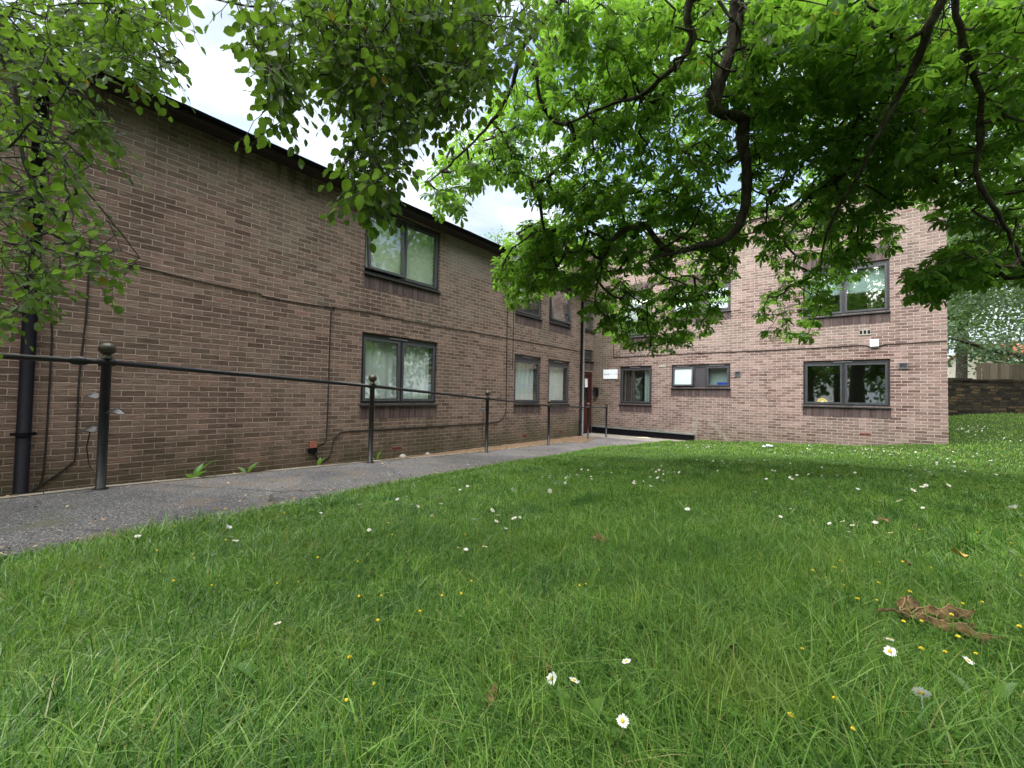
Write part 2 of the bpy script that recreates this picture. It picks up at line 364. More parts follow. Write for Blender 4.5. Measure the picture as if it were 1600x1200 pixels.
def grass_mat():
    t = NT('grass_blade'); r = t.island(); p = t.pos()
    c = t.ramp(r, [(0., (.022, .07, .014)), (.3, (.07, .165, .036)), (.65, (.16, .295, .07)), (.88, (.27, .42, .125)), (.965, (.25, .29, .10)), (1., (.36, .29, .15))])
    big = t.noise(p, .8, 3.); med = t.noise(p, 3.5, 3.)
    c = t.mix(t.maprange(big, .35, .65, 0., .55), c, t.mix(.5, c, (.085, .16, .018)))
    c = t.mix(1., c, t.ramp(med, [(.25, (.72, .78, .8)), (.75, (1.2, 1.15, 1.0))]), 'MULTIPLY')
    pt = t.noise(p, 1.7, 5., .65)
    c = t.mix(t.maprange(pt, .54, .68, 0., .6), c, (.14, .20, .045)); c = t.mix(t.maprange(pt, .45, .32, 0., .6), c, (.03, .10, .03))
    d = t.n('ShaderNodeBsdfDiffuse'); t.put(d.inputs[0], c)
    b = t.n('ShaderNodeBsdfTranslucent'); t.put(b.inputs[0], t.mix(1., c, (1.7, 1.9, 1.0), 'MULTIPLY'))
    g = t.n('ShaderNodeBsdfGlossy'); g.inputs['Roughness'].default_value = .38; t.put(g.inputs[0], (.8, .92, .8))
    m1 = t.n('ShaderNodeMixShader'); m1.inputs[0].default_value = .4; t.put(m1.inputs[1], d.outputs[0]); t.put(m1.inputs[2], b.outputs[0])
    fr = t.n('ShaderNodeFresnel'); fr.inputs[0].default_value = 1.4
    m2 = t.n('ShaderNodeMixShader'); t.put(m2.inputs[0], t.math('MULTIPLY', fr.outputs[0], .07)); t.put(m2.inputs[1], m1.outputs[0]); t.put(m2.inputs[2], g.outputs[0])
    return t.surf(m2.outputs[0])
M['grass'] = grass_mat()
def lawn_mat():
    t = NT('lawn_soil'); p = t.pos()
    a = t.noise(p, 2., 5., .6); b = t.noise(p, 40., 4., .7)
    c = t.mix(t.maprange(b, .3, .7), (.018, .03, .008), (.05, .09, .018))
    c = t.mix(t.maprange(a, .55, .75, 0., .4), c, (.05, .045, .02))
    return t.pbr(c, .95, 0., .1, t.bump(b, 1., .03))
M['lawn'] = lawn_mat()
def asphalt():
    t = NT('asphalt'); p = t.pos()
    v = t.n('ShaderNodeTexVoronoi', voronoi_dimensions='3D', feature='F1'); t.put(v.inputs['Vector'], p); v.inputs['Scale'].default_value = 170.
    chip = t.sep(v.outputs['Color'])[0]
    c = t.ramp(chip, [(0., (.04, .041, .047)), (.45, (.095, .095, .102)), (.8, (.145, .144, .15)), (.94, (.22, .215, .215)), (1., (.5, .46, .4))])
    n = t.noise(p, 1.1, 5., .6)
    c = t.mix(t.maprange(n, .3, .7), t.mix(1., c, (.78, .78, .8), 'MULTIPLY'), t.mix(1., c, (1.25, 1.24, 1.24), 'MULTIPLY'))
    x, y, z = t.sep(p)
    dirt = t.math('MULTIPLY', t.maprange(t.noise(p, 3., 4.), .52, .68), .45)
    c = t.mix(dirt, c, (.19, .14, .10))
    vc = t.n('ShaderNodeTexVoronoi', voronoi_dimensions='2D', feature='DISTANCE_TO_EDGE'); wv = t.math('MULTIPLY', t.noise(p, 3.5, 4.), .5); t.put(vc.inputs['Vector'], t.comb(t.math('ADD', x, wv), t.math('ADD', y, wv))); vc.inputs['Scale'].default_value = .62
    ck = t.math('MULTIPLY', t.maprange(vc.outputs['Distance'], .012, .003), t.maprange(t.noise(p, .9, 2.), .45, .55)); c = t.mix(t.math('MULTIPLY', ck, .8), c, (.03, .03, .03))
    pc = t.n('ShaderNodeTexVoronoi', voronoi_dimensions='2D', feature='F1'); t.put(pc.inputs['Vector'], t.comb(t.math('ADD', x, t.math('MULTIPLY', wv, .3)), y)); pc.inputs['Scale'].default_value = .45
    c = t.mix(1., c, t.ramp(t.sep(pc.outputs['Color'])[0], [(0., (.85, .85, .86)), (1., (1.12, 1.11, 1.1))]), 'MULTIPLY')
    ms = t.math('MULTIPLY', t.maprange(t.noise(p, 2.1, 5., .65), .56, .7), .5); c = t.mix(ms, c, (.075, .085, .045))
    h = t.math('ADD', t.math('MULTIPLY', chip, .6), t.math('SUBTRACT', 1., v.outputs['Distance']))
    return t.pbr(c, .85, 0., .3, t.bump(h, .8, .006))
M['asphalt'] = asphalt()
def verge_mat():
    t = NT('verge_debris'); p = t.pos(); a = t.noise(p, 22., 5., .7); b = t.noise(p, 2.5, 4.)
    c = t.ramp(a, [(.25, (.06, .042, .028)), (.5, (.17, .115, .075)), (.7, (.30, .215, .15)), (.85, (.4, .32, .25))])
    c = t.mix(t.maprange(b, .5, .7, 0., .5), c, (.08, .08, .04))
    return t.pbr(c, .95, 0., .15, t.bump(a, 1., .02))
M['verge'] = verge_mat()
def paving():
    t = NT('worn_paving'); p = t.pos(); a = t.noise(p, 4., 5., .65); b = t.noise(p, 40., 3.)
    c = t.ramp(a, [(.25, (.14, .125, .105)), (.5, (.22, .205, .18)), (.75, (.30, .275, .24))])
    c = t.mix(t.maprange(b, .55, .8, 0., .4), c, (.13, .12, .10))
    return t.pbr(c, .9, 0., .2, t.bump(b, .5, .006))
M['paving'] = paving()
def stone():
    t = NT('rubble_stone'); g = t.n('ShaderNodeNewGeometry'); P = g.outputs['Position']; x, y, z = t.sep(P)
    u = t.math('ADD', t.math('MULTIPLY', x, .77), t.math('MULTIPLY', y, .64))
    dn = t.math('MULTIPLY', t.math('SUBTRACT', t.noise(P, 3., 3.), .5), .09)
    v = t.math('DIVIDE', t.math('ADD', z, dn), .11); row = t.math('FLOOR', v); fy = t.math('FRACT', v)
    wr = t.n('ShaderNodeTexWhiteNoise', noise_dimensions='1D'); t.put(wr.inputs['W'], row)
    uu = t.math('ADD', t.math('DIVIDE', u, .34), t.math('MULTIPLY', wr.outputs['Value'], 7.)); col = t.math('FLOOR', uu); fx = t.math('FRACT', uu)
    wn = t.n('ShaderNodeTexWhiteNoise', noise_dimensions='2D'); t.put(wn.inputs['Vector'], t.comb(col, row))
    c = t.ramp(wn.outputs['Value'], [(0., (.018, .015, .013)), (.4, (.034, .029, .024)), (.75, (.052, .044, .032)), (1., (.10, .07, .04))])
    m = t.math('MAXIMUM', t.maprange(t.math('ABSOLUTE', t.math('SUBTRACT', fx, .5)), .45, .49), t.maprange(t.math('ABSOLUTE', t.math('SUBTRACT', fy, .5)), .38, .47))
    c = t.mix(1., c, t.ramp(t.noise(P, 14., 4.), [(.3, (.55, .55, .55)), (.7, (1.35, 1.35, 1.3))]), 'MULTIPLY')
    c = t.mix(t.math('MULTIPLY', m, .8), c, (.02, .018, .016))
    return t.pbr(c, .95, 0., .15, t.bump(t.math('SUBTRACT', 1., m), 1., .03))
M['stone'] = stone()
def planks():
    t = NT('weathered_boards'); p = t.pos(); x, y, z = t.sep(p); r = t.island()
    n1 = t.noise(t.comb(t.math('MULTIPLY', x, 30.), t.math('MULTIPLY', y, 30.), t.math('MULTIPLY', z, 3.)), 1., 4., .6)
    c = t.mix(n1, (.05, .043, .03), (.17, .15, .115)); c = t.mix(1., c, t.ramp(r, [(0., (.55, .55, .5)), (1., (1.25, 1.2, 1.2))]), 'MULTIPLY')
    return t.pbr(c, .9, 0., .2, t.bump(n1, .6, .01))
M['boards'] = planks()
M['render'] = plain('pale_render', (.5, .45, .39), .9, 0., .2, .12, 3., .1)
M['orangetile'] = plain('orange_tile', (.42, .15, .09), .85, 0., .2, .3, 9., .3)
M['petal'] = cloth('white_petal', (.82, .83, .82), .25)
M['daisyeye'] = plain('daisy_centre', (.62, .42, .03), .8, 0., .2, .2, 300., 0)
M['medick'] = plain('yellow_flower', (.68, .52, .03), .7, 0., .2, .2, 200., 0)
M['stem'] = leaf_mat('stem_green', (.05, .11, .02), (.08, .15, .03), (.1, .2, .03), .2)
M['weed'] = leaf_mat('weed_leaf', (.045, .12, .018), (.10, .21, .03), (.16, .34, .04), .4, .5, .004, 20.)
M['clover'] = leaf_mat('clover_leaf', (.05, .12, .02), (.10, .19, .035), (.12, .24, .035), .35, .5, .005, 6.)
def drymat(name, a, b, sc=18.):
    t = NT(name); p = t.pos(); n1 = t.noise(p, sc, 4., .65); c = t.mix(t.maprange(n1, .3, .7), a, b); return t.pbr(c, .7, 0., .3, t.bump(n1, .5, .004))
M['dryleaf'] = drymat('brown_dry_leaf', (.045, .026, .010), (.19, .125, .05), 45.)
M['yellowleaf'] = drymat('yellow_dead_leaf', (.45, .25, .05), (.6, .42, .12), 40.)
def litter_mat():
    t = NT('litter_bits'); c = t.ramp(t.island(), [(0., (.12, .06, .03)), (.4, (.25, .15, .08)), (.75, (.36, .25, .15)), (1., (.45, .4, .3))]); return t.pbr(c, .85, 0., .2)
M['litter'] = litter_mat()

# ------------------------------------------------------------------ ground sheets
def grid(xs, ys, zf):
    X, Y = np.meshgrid(xs, ys); Z = zf(X, Y); V = np.stack([X, Y, Z], -1).reshape(-1, 3)
    nx, ny = len(xs), len(ys); i = np.arange(nx * ny).reshape(ny, nx)
    return V, np.stack([i[:-1, :-1], i[:-1, 1:], i[1:, 1:], i[1:, :-1]], -1).reshape(-1, 4)
xs = np.unique(np.concatenate([[-400, -150, -60, -30, -15, -9, -7.6], np.arange(-7.5, 6, .1), np.arange(6, 16, .5), [20, 30, 60, 150, 400]]))
ys = np.unique(np.concatenate([[-400, -150, -60, -30, -15, -9], np.arange(-7, 14.6, .1), np.arange(14.7, 30, .3), [34, 45, 70, 150, 400]]))
V, Q = grid(xs, ys, ground_z)
tag(np_obj('lawn', V, Q, [], M['lawn'], smooth=True), 'grassy lawn rising gently away from the path', 'lawn', kind='structure')
def strip(name, fa, fb, y0, y1, n, dz, mat, across=8):
    Ys = np.linspace(y0, y1, n); V = []
    for Y in Ys:
        for k in range(across + 1):
            X = fa(Y) + (fb(Y) - fa(Y)) * k / across; V.append((X, Y, float(zp(Y)) + dz))
    i = np.arange(n * (across + 1)).reshape(n, across + 1)
    return np_obj(name, V, np.stack([i[:-1, :-1], i[:-1, 1:], i[1:, 1:], i[1:, :-1]], -1).reshape(-1, 4), [], mat, smooth=True)
edge_n = lambda Y: .03 * np.sin(Y * 5.1) + .02 * np.sin(Y * 12.3 + 1) + .012 * np.sin(Y * 27.)
o = strip('path', lambda Y: PL(Y) + .06 + (.25 if Y > 10.5 else 0), lambda Y: PR(Y) - .02 + edge_n(Y), -7, 12.5, 200, .008, M['asphalt'])
tag(o, 'grey tarmac path sloping down past the handrail to the door', 'path', kind='structure')
o = strip('paving', lambda Y: -7.48, lambda Y: PR(Y) - .05, 11.6, 13.86, 30, .004, M['paving'])
tag(o, 'worn pale paving in front of the entrance corner', 'paving', kind='structure')
Ys = np.linspace(-7, 12.12, 170); V = []
for Y in Ys:
    a, b = -6.985, float(PL(Y)) + .03 + (.33 if Y > 10.2 else 0)
    for k in range(13):
        X = a + (b - a) * k / 12; V.append((X, Y, gz(X, Y) + .006 + .018 * random.random()))
i = np.arange(170 * 13).reshape(170, 13)
tag(np_obj('verge', V, np.stack([i[:-1, :-1], i[:-1, 1:], i[1:, 1:], i[1:, :-1]], -1).reshape(-1, 4), [], M['verge'], smooth=True), 'strip of bare soil and debris between path and wall', 'verge', kind='structure')
mb = MB()
yy = -7.
while yy < 10.4:
    L_ = .9
    for k in range(3):
        a, b = yy + k * .3, yy + (k + 1) * .3 - (.006 if k == 2 else 0)
        xa, xb = float(PL(a)) + .02, float(PL(b)) + .02; za, zb = float(zp(a)), float(zp(b))
        mb.add([(xa - .045, a, za - .1), (xa + .03, a, za - .1), (xb + .03, b, zb - .1), (xb - .045, b, zb - .1), (xa - .045, a, za + .013), (xa + .03, a, za + .013), (xb + .03, b, zb + .013), (xb - .045, b, zb + .013)],
               [(3, 2, 1, 0), (4, 5, 6, 7), (0, 1, 5, 4), (1, 2, 6, 5), (2, 3, 7, 6), (3, 0, 4, 7)])
    yy += L_
tag(mb.build('kerb', plain('dirty_edging', (.21, .185, .15), .9, 0., .2, .45, 6., .4)), 'thin concrete edging along the wall side of the path', 'kerb', kind='structure')
mb = MB()
for k in range(9):
    a = random.uniform(0, 6.28); r_ = random.uniform(.02, .16); c = on_ground(1008, 684)
    mb.ball((c[0] + r_ * math.cos(a) * 1.3, c[1] + r_ * math.sin(a), gz(c[0], c[1]) + .0), random.uniform(.05, .11), 9, 5, .22)
tag(mb.build('mortar_heap', plain('spilt_mortar', (.55, .47, .36), .9, 0, .2, .3, 25., .5), smooth=True), 'small pale heap of spilt mortar on the paving by the wall', 'mortar')

# ------------------------------------------------------------------ building
B = thing('brick_building', (-7, 12, 0), 'two-storey brown and pink brick block of flats in an L shape', 'building')
DL, DR = 6.99, 13.88
def PT(w, u, d, z):
    if w == 'L': return (-DL + d, u, z)
    if w == 'R': return (u, DR - d, z)
    return (-7.5 + d, u, z)       # 'C' the recess with the door
def ubox(mb, w, u0, u1, d0, d1, z0, z1): return mb.box(PT(w, u0, d0, z0), PT(w, u1, d1, z1))
WT = .28
def wall(name, w, u0, u1, z0, z1, openings, mat):
    us = sorted({u0, u1, *[q for o_ in openings for q in o_[:2]]}); zs = sorted({z0, z1, *[q for o_ in openings for q in o_[2:]]})
    mb = MB()
    for a, b in zip(us[:-1], us[1:]):
        for c, d in zip(zs[:-1], zs[1:]):
            if any(o_[0] - 1e-6 <= a and b <= o_[1] + 1e-6 and o_[2] - 1e-6 <= c and d <= o_[3] + 1e-6 for o_ in openings): continue
            mb.add([PT(w, a, 0, c), PT(w, b, 0, c), PT(w, b, 0, d), PT(w, a, 0, d)], [(0, 1, 2, 3)])
            mb.add([PT(w, a, -WT, c), PT(w, b, -WT, c), PT(w, b, -WT, d), PT(w, a, -WT, d)], [(3, 2, 1, 0)])
    for a, b, c, d in list(openings) + [(u1, u0, z0, z1)]:
        for (p, q) in (((a, c), (b, c)), ((b, c), (b, d)), ((b, d), (a, d)), ((a, d), (a, c))):
            mb.add([PT(w, p[0], 0, p[1]), PT(w, q[0], 0, q[1]), PT(w, q[0], -WT, q[1]), PT(w, p[0], -WT, p[1])], [(0, 1, 2, 3)])
    return mb.build(name, mat, B)
OL = [(4.12, 5.92, 1.11, 2.43), (8.58, 9.78, 1.11, 2.43), (10.17, 11.36, 1.11, 2.43), (4.12, 5.92, 3.55, 4.86), (8.58, 9.78, 3.55, 4.8), (10.17, 11.36, 3.55, 4.8)]
OR = [(-6.44, -5.29, 1.11, 2.43), (-4.63, -2.88, 1.69, 2.43), (-1.07, .70, 1.22, 2.42), (-6.44, -5.29, 3.47, 4.92), (-4.63, -2.88, 4.06, 4.92), (-1.07, .70, 3.62, 4.92)]
OC = [(12.75, 13.84, .0, 2.24), (12.75, 13.84, 2.66, 3.05), (12.75, 13.84, 3.75, 4.9)]
wall('wall', 'L', -5, 12.1, -.6, 4.93, OL, M['brickL'])
wall('wall', 'R', -7.5, 1.69, -.6, 6.68, OR, M['brickR'])
wall('wall', 'C', 12.1, 13.88, -.6, 6.6, OC, M['brickL'])
mb = MB(); mb.box((-7.5, 12.1 - WT, -.6), (-6.995 - WT + .28 - .005, 12.097, 4.93)); mb.build('wall_return', M['brickL'], B)
mb = MB()   # blind outer faces, far from the camera
mb.box((1.40, 13.885 + WT, -.6), (1.687, 24, 6.68)).box((-16, 24, -.6), (1.69, 24.3, 6.68)).box((-16, -5.28, -.6), (-6.995, -5.002, 4.93)).box((-16.3, -5.28, -.6), (-16.002, 24.3, 4.93))
mb.build('outer_wall', M['brickR'], B)
# roofs
mb = MB(); mb.box((-7.2, -5.3, 4.885), (-6.72, 12.12, 4.905)); mb.build('soffit', M['fascia'], B)
mb = MB(); mb.box((-6.72, -5.3, 4.87), (-6.70, 12.12, 4.975)); mb.build('fascia', M['fascia'], B)
mb = MB()
for k in range(58):
    y0 = -5.3 + k * .3005
    mb.add([(-6.67, y0 + .004, 4.965), (-6.67, y0 + .292, 4.965), (-11.8, y0 + .292, 6.62), (-11.8, y0 + .004, 6.62), (-6.67, y0 + .004, 4.988 + random.uniform(-.004, .008)), (-6.67, y0 + .292, 4.988), (-11.8, y0 + .292, 6.65), (-11.8, y0 + .004, 6.65)],
           [(3, 2, 1, 0), (4, 5, 6, 7), (0, 1, 5, 4), (1, 2, 6, 5), (2, 3, 7, 6), (3, 0, 4, 7)])
mb.add([(-11.8, -5.3, 6.63), (-11.8, 12.12, 6.63), (-16.4, 12.12, 5.0), (-16.4, -5.3, 5.0)], [(0, 1, 2, 3)])
mb.build('roof', M['rooftile'], B)
mb = MB(); n = 7
vs = []; 
for yq in (-5.3, 12.12):
    for k in range(n): a = PI + PI * k / (n - 1); vs.append((-6.655 + .045 * math.cos(a), yq, 4.955 + .045 * math.sin(a)))
mb.add(vs, [(k, k + 1, n + k + 1, n + k) for k in range(n - 1)]); mb.build('gutter', M['black'], B, True)
mb = MB(); mb.box((-7.52, 13.82, 6.68), (1.75, 14.25, 6.86)); mb.box((1.38, 14.252, 6.68), (1.75, 24.3, 6.858)); mb.build('coping', M['coping'], B)
mb = MB(); mb.box((-16, 13.9, 6.45), (1.39, 24, 6.6)); mb.build('flat_roof', M['rooftile'], B)
mb = MB(); mb.box((-16, 12.13, 6.62), (-7.51, 13.9, 6.8)); mb.build('flat_roof', M['rooftile'], B)

def rotz_hinge(pts, w, u, d, z, ang):
    """rotate (u,d,z) points about the top edge of a sash"""
    out = []
    ca, sa = math.cos(ang), math.sin(ang)
    for (pu, pd, pz) in pts:
        dd, dz = pd - d, pz - z
        out.append((pu, d + dd * ca - dz * sa, z + dd * sa + dz * ca))
    return out
def ring(mb, w, u0, u1, z0, z1, t, d0, d1, hinge=0.):
    def bx(a, b, c, e):
        pts = [(a, d0, c), (b, d0, c), (b, d1, c), (a, d1, c), (a, d0, e), (b, d0, e), (b, d1, e), (a, d1, e)]
        if hinge: pts = rotz_hinge(pts, w, 0, d0, z1, hinge)
        mb.add([PT(w, *p_) for p_ in pts], [(3, 2, 1, 0), (4, 5, 6, 7), (0, 1, 5, 4), (1, 2, 6, 5), (2, 3, 7, 6), (3, 0, 4, 7)])
    bx(u0, u1, z0, z0 + t); bx(u0, u1, z1 - t, z1); bx(u0, u0 + t, z0 + t, z1 - t); bx(u1 - t, u1, z0 + t, z1 - t)
def window(w, o_, lights, wlabel=None, soldier_h=.24, head=.09, top_soldier=0., room_depth=2.6, vents=None):
    u0, u1, z0, z1 = o_
    fd0, fd1 = -.115, -.045
    mb = MB()
    ft = .045
    ubox(mb, w, u0, u1, fd0, fd1, z1 - head, z1); ubox(mb, w, u0, u1, fd0, fd1, z0, z0 + ft)
    ubox(mb, w, u0, u0 + ft, fd0, fd1, z0 + ft, z1 - head); ubox(mb, w, u1 - ft, u1, fd0, fd1, z0 + ft, z1 - head)
    for a, b, _, _ in lights[1:]:
        ubox(mb, w, a - .025, a + .025, fd0, fd1, z0 + ft, z1 - head)
    F = mb.build('window', M['frame'], B)
    if wlabel: F['label'] = wlabel
    for k, (a, b, kind, hinge) in enumerate(lights):
        a2 = a + (ft if k == 0 else .027); b2 = b - (ft if k == len(lights) - 1 else .027); c2 = z0 + ft; e2 = z1 - head
        if kind == 'panel':
            ubox(MB(), w, 0, 0, 0, 0, 0, 0)
            mb = MB(); ubox(mb, w, a2, b2, -.10, -.062, c2, e2); mb.build('infill_panel', M['panel'], F); continue
        sd0, sd1 = (-.09, -.028)
        mb = MB(); ring(mb, w, a2 + .002, b2 - .002, c2 + .002, e2 - .002, .045, sd0, sd1, hinge); mb.build('sash', M['sash'], F)
        gpts = [(a2 + .045, d_, q) for d_ in (-.066, -.058) for q in (c2 + .045, e2 - .045)]
        pts = [(uu, d_, q) for d_ in (-.068, -.056) for (uu, q) in ((a2 + .046, c2 + .046), (b2 - .046, c2 + .046), (b2 - .046, e2 - .046), (a2 + .046, e2 - .046))]
        if hinge: pts = rotz_hinge(pts, w, 0, sd0, e2 - .002, hinge)
        mb = MB(); mb.add([PT(w, *p_) for p_ in pts], [(0, 1, 2, 3), (7, 6, 5, 4)]); mb.build('pane', M['frosted'] if kind == 'frost' else M['glass'], F)
    mb = MB()
    pts = [(-.12, z0 - .0), (.055, z0 - .018), (.055, z0 - .045), (-.12, z0 - .045)]
    vs = [PT(w, uu, d_, q) for uu in (u0 - .015, u1 + .015) for d_, q in pts]
    mb.add(vs, [(0, 1, 2, 3), (7, 6, 5, 4), (0, 4, 5, 1), (1, 5, 6, 2), (2, 6, 7, 3), (3, 7, 4, 0)]); mb.build('sill', M['sill'], F)
    for (a, b) in (vents or []):
        mb = MB(); ubox(mb, w, a, b, fd1 + .002, fd1 + .024, z1 - .06, z1 - .038); mb.build('trickle_vent', M['vent'], F)
    if soldier_h:
        mb = MB(); ubox(mb, w, u0 - .01, u1 + .01, -.01, .004, z0 - .045 - soldier_h, z0 - .047); mb.build('soldier_course', M['soldier'], B)
    if top_soldier:
        mb = MB(); ubox(mb, w, u0 - .01, u1 + .01, -.01, .004, z1 + .003, z1 + top_soldier); mb.build('soldier_course', M['soldier'], B)
    # the room behind
    mb = MB(); r0, r1 = -WT - .004, -WT - room_depth
    a, b, c, e = u0 - .22, u1 + .22, z0 - .55, z1 + .18
    if w == 'L' and z1 > 4: e = z1 + .06
    q = [PT(w, uu, d_, zz) for d_ in (r0, r1) for (uu, zz) in ((a, c), (b, c), (b, e), (a, e))]
    mb.add(q, [(4, 5, 6, 7), (0, 4, 7, 3), (1, 2, 6, 5), (3, 7, 6, 2)]); rm = mb.build('room', M['room'], B)
    mb = MB(); ubox(mb, w, a, b, r1, r0, c - .02, c); mb.build('room_floor', M['roomfloor'], rm)
    return F
def two(o_, split=.5, l=('g', 0.), r_=('g', 0.)):
    u0, u1 = o_[:2]; m_ = u0 + (u1 - u0) * split
    return [(u0, m_, *l), (m_, u1, *r_)]
W = {}
W['L1'] = window('L', OL[0], two(OL[0], .49, ('g', .035), ('g', 0.)), vents=[(4.72, 5.15)])
W['L2'] = window('L', OL[1], [(8.58, 9.78, 'g', 0.)], vents=[(8.95, 9.4)], head=.16)
W['L3'] = window('L', OL[2], [(10.17, 11.36, 'g', 0.)], vents=[(10.5, 11.)], head=.16)
W['U1'] = window('L', OL[3], two(OL[3], .49, ('g', .10), ('g', 0.)), 'upper window with its left sash pushed open', vents=[(4.8, 5.25)])
W['U2'] = window('L', OL[4], [(8.58, 9.78, 'g', 0.)], head=.12)
W['U3'] = window('L', OL[5], [(10.17, 11.36, 'g', .11)], 'upper window with its sash pushed open', head=.12)
W['R1'] = window('R', OR[0], [(-6.44, -5.29, 'g', 0.)], vents=[(-6.08, -5.72)])
W['R2'] = window('R', OR[1], [(-4.63, -3.93, 'frost', .09), (-3.93, -3.58, 'panel', 0.), (-3.58, -2.88, 'g', 0.)], 'wide low window with one frosted pane pushed open', vents=[(-4.48, -4.1), (-3.48, -3.05)])
W['R3'] = window('R', OR[2], two(OR[2], .49), vents=[(-.42, -.02)])
W['V1'] = window('R', OR[3], [(-6.44, -5.29, 'g', 0.)], top_soldier=.4)
W['V2'] = window('R', OR[4], [(-4.63, -3.93, 'frost', 0.), (-3.93, -3.58, 'panel', 0.), (-3.58, -2.88, 'frost', 0.)], top_soldier=.4)
W['V3'] = window('R', OR[5], two(OR[5], .49), top_soldier=.45)
W['C2'] = window('C', OC[1], [(12.75, 13.84, 'g', 0.)], soldier_h=.3, head=.05)
W['C3'] = window('C', OC[2], [(12.75, 13.84, 'g', 0.)], soldier_h=0, head=.08)
# door
mb = MB(); ubox(mb, 'C', 12.75, 13.84, -.14, -.04, 2.12, 2.24); ubox(mb, 'C', 12.75, 12.83, -.14, -.04, .0, 2.12); ubox(mb, 'C', 13.76, 13.84, -.14, -.04, .0, 2.12)
dr = mb.build('door', M['door'], B)
mb = MB(); ring(mb, 'C', 12.835, 13.755, .02, 2.115, .11, -.12, -.07); ubox(mb, 'C', 12.945, 13.645, -.12, -.072, .13, 1.12); mb.build('door_leaf', M['door'], dr)
mb = MB(); ubox(mb, 'C', 12.945, 13.645, -.10, -.09, 1.122, 2.004); mb.build('pane', M['glass'], dr)
mb = MB(); ubox(mb, 'C', 13.4, 13.6, -.088, -.084, 1.68, 2.0); mb.build('notice', M['white'], dr)
mb = MB(); mb.tube([PT('C', 12.93, -.02, .95), PT('C', 12.93, -.02, 1.3)], .012); mb.build('handle', M['steel'], dr)
mb = MB(); mb.add([(-10, 12.15, 0.), (-7.8, 12.15, 0.), (-7.8, 13.86, 0.), (-10, 13.86, 0.), (-10, 12.15, 6.), (-7.8, 12.15, 6.), (-7.8, 13.86, 6.), (-10, 13.86, 6.)], [(0, 1, 2, 3), (0, 3, 7, 4), (0, 4, 5, 1), (3, 2, 6, 7), (4, 7, 6, 5)]); mb.build('stairwell', M['room'], B)

# pipes on the building
def pipe(name, x, y, z0, z1, r_, mat, brackets=(), shoe=None):
    mb = MB(); mb.tube([(x, y, z0), (x, y, z1)], r_, 12); p_ = mb.build(name, mat, B, True)
    for zb in brackets:
        m2 = MB(); m2.tube([(x, y, zb - .02), (x, y, zb + .02)], r_ * 1.18, 12); m2.box((x - .03, y - r_ * 1.7, zb - .015), (x - r_ * .6, y + r_ * 1.7, zb + .015)); m2.build('bracket', mat, p_)
    return p_
pipe('drainpipe', -6.92, .13, .06, 4.93, .056, M['black'], (.78, 2.4, 4.1))
pipe('drainpipe', -6.93, 12.0, .02, 4.93, .036, M['black'], (.5, 2.2, 3.9))
pipe('drainpipe', -7.02, 12.28, .02, 6.6, .034, M['greypipe'], (.9, 2.5, 4.4))
# air bricks and vents
def airbrick(w, u, z, mat, wd=.215, hg=.065, slots=0, d=.012):
    mb = MB(); ubox(mb, w, u - wd / 2, u + wd / 2, -.01, d, z - hg / 2, z + hg / 2); v_ = mb.build('air_brick', mat, B)
    if slots:
        m2 = MB()
        for k in range(slots):
            a = u - wd / 2 + wd * (k + .5) / slots; s_ = wd / slots * .32
            ubox(m2, w, a - s_, a + s_, d - .002, d + .002, z - hg * .3, z + hg * .3)
        m2.build('slot', M['black'], v_)
    return v_
for u, z in ((4.94, .22), (9.09, .215), (10.9, .225)): airbrick('L', u, z, M['terracotta'], slots=9, d=.005)
airbrick('R', .22, .51, M['terracotta'], slots=9, d=.005)
airbrick('R', .225, 3.115, M['concrete'], .23, .15, 3, .02)
airbrick('R', -4.94, 2.41, M['concrete'], .22, .07, 0, .008)
def grille(w, u, z, sx, sz):
    mb = MB(); ubox(mb, w, u - sx / 2, u + sx / 2, -.005, .035, z - sz / 2, z - sz / 2 + .02); ubox(mb, w, u - sx / 2, u + sx / 2, -.005, .035, z + sz / 2 - .02, z + sz / 2)
    ubox(mb, w, u - sx / 2, u - sx / 2 + .02, -.005, .035, z - sz / 2 + .02, z + sz / 2 - .02); ubox(mb, w, u + sx / 2 - .02, u + sx / 2, -.005, .035, z - sz / 2 + .02, z + sz / 2 - .02)
    g_ = mb.build('vent_grille', M['vent'], B)
    m2 = MB()
    for k in range(3):
        zz = z - sz / 2 + .03 + (sz - .06) * (k + .5) / 3
        m2.add([PT(w, u - sx / 2 + .02, .03, zz - .012), PT(w, u + sx / 2 - .02, .03, zz - .012), PT(w, u + sx / 2 - .02, .008, zz + .016), PT(w, u - sx / 2 + .02, .008, zz + .016)], [(0, 1, 2, 3)])
    m2.build('louvre', M['frame'], g_)
grille('R', -2.68, 2.1, .16, .16); grille('R', .935, 2.235, .17, .15)

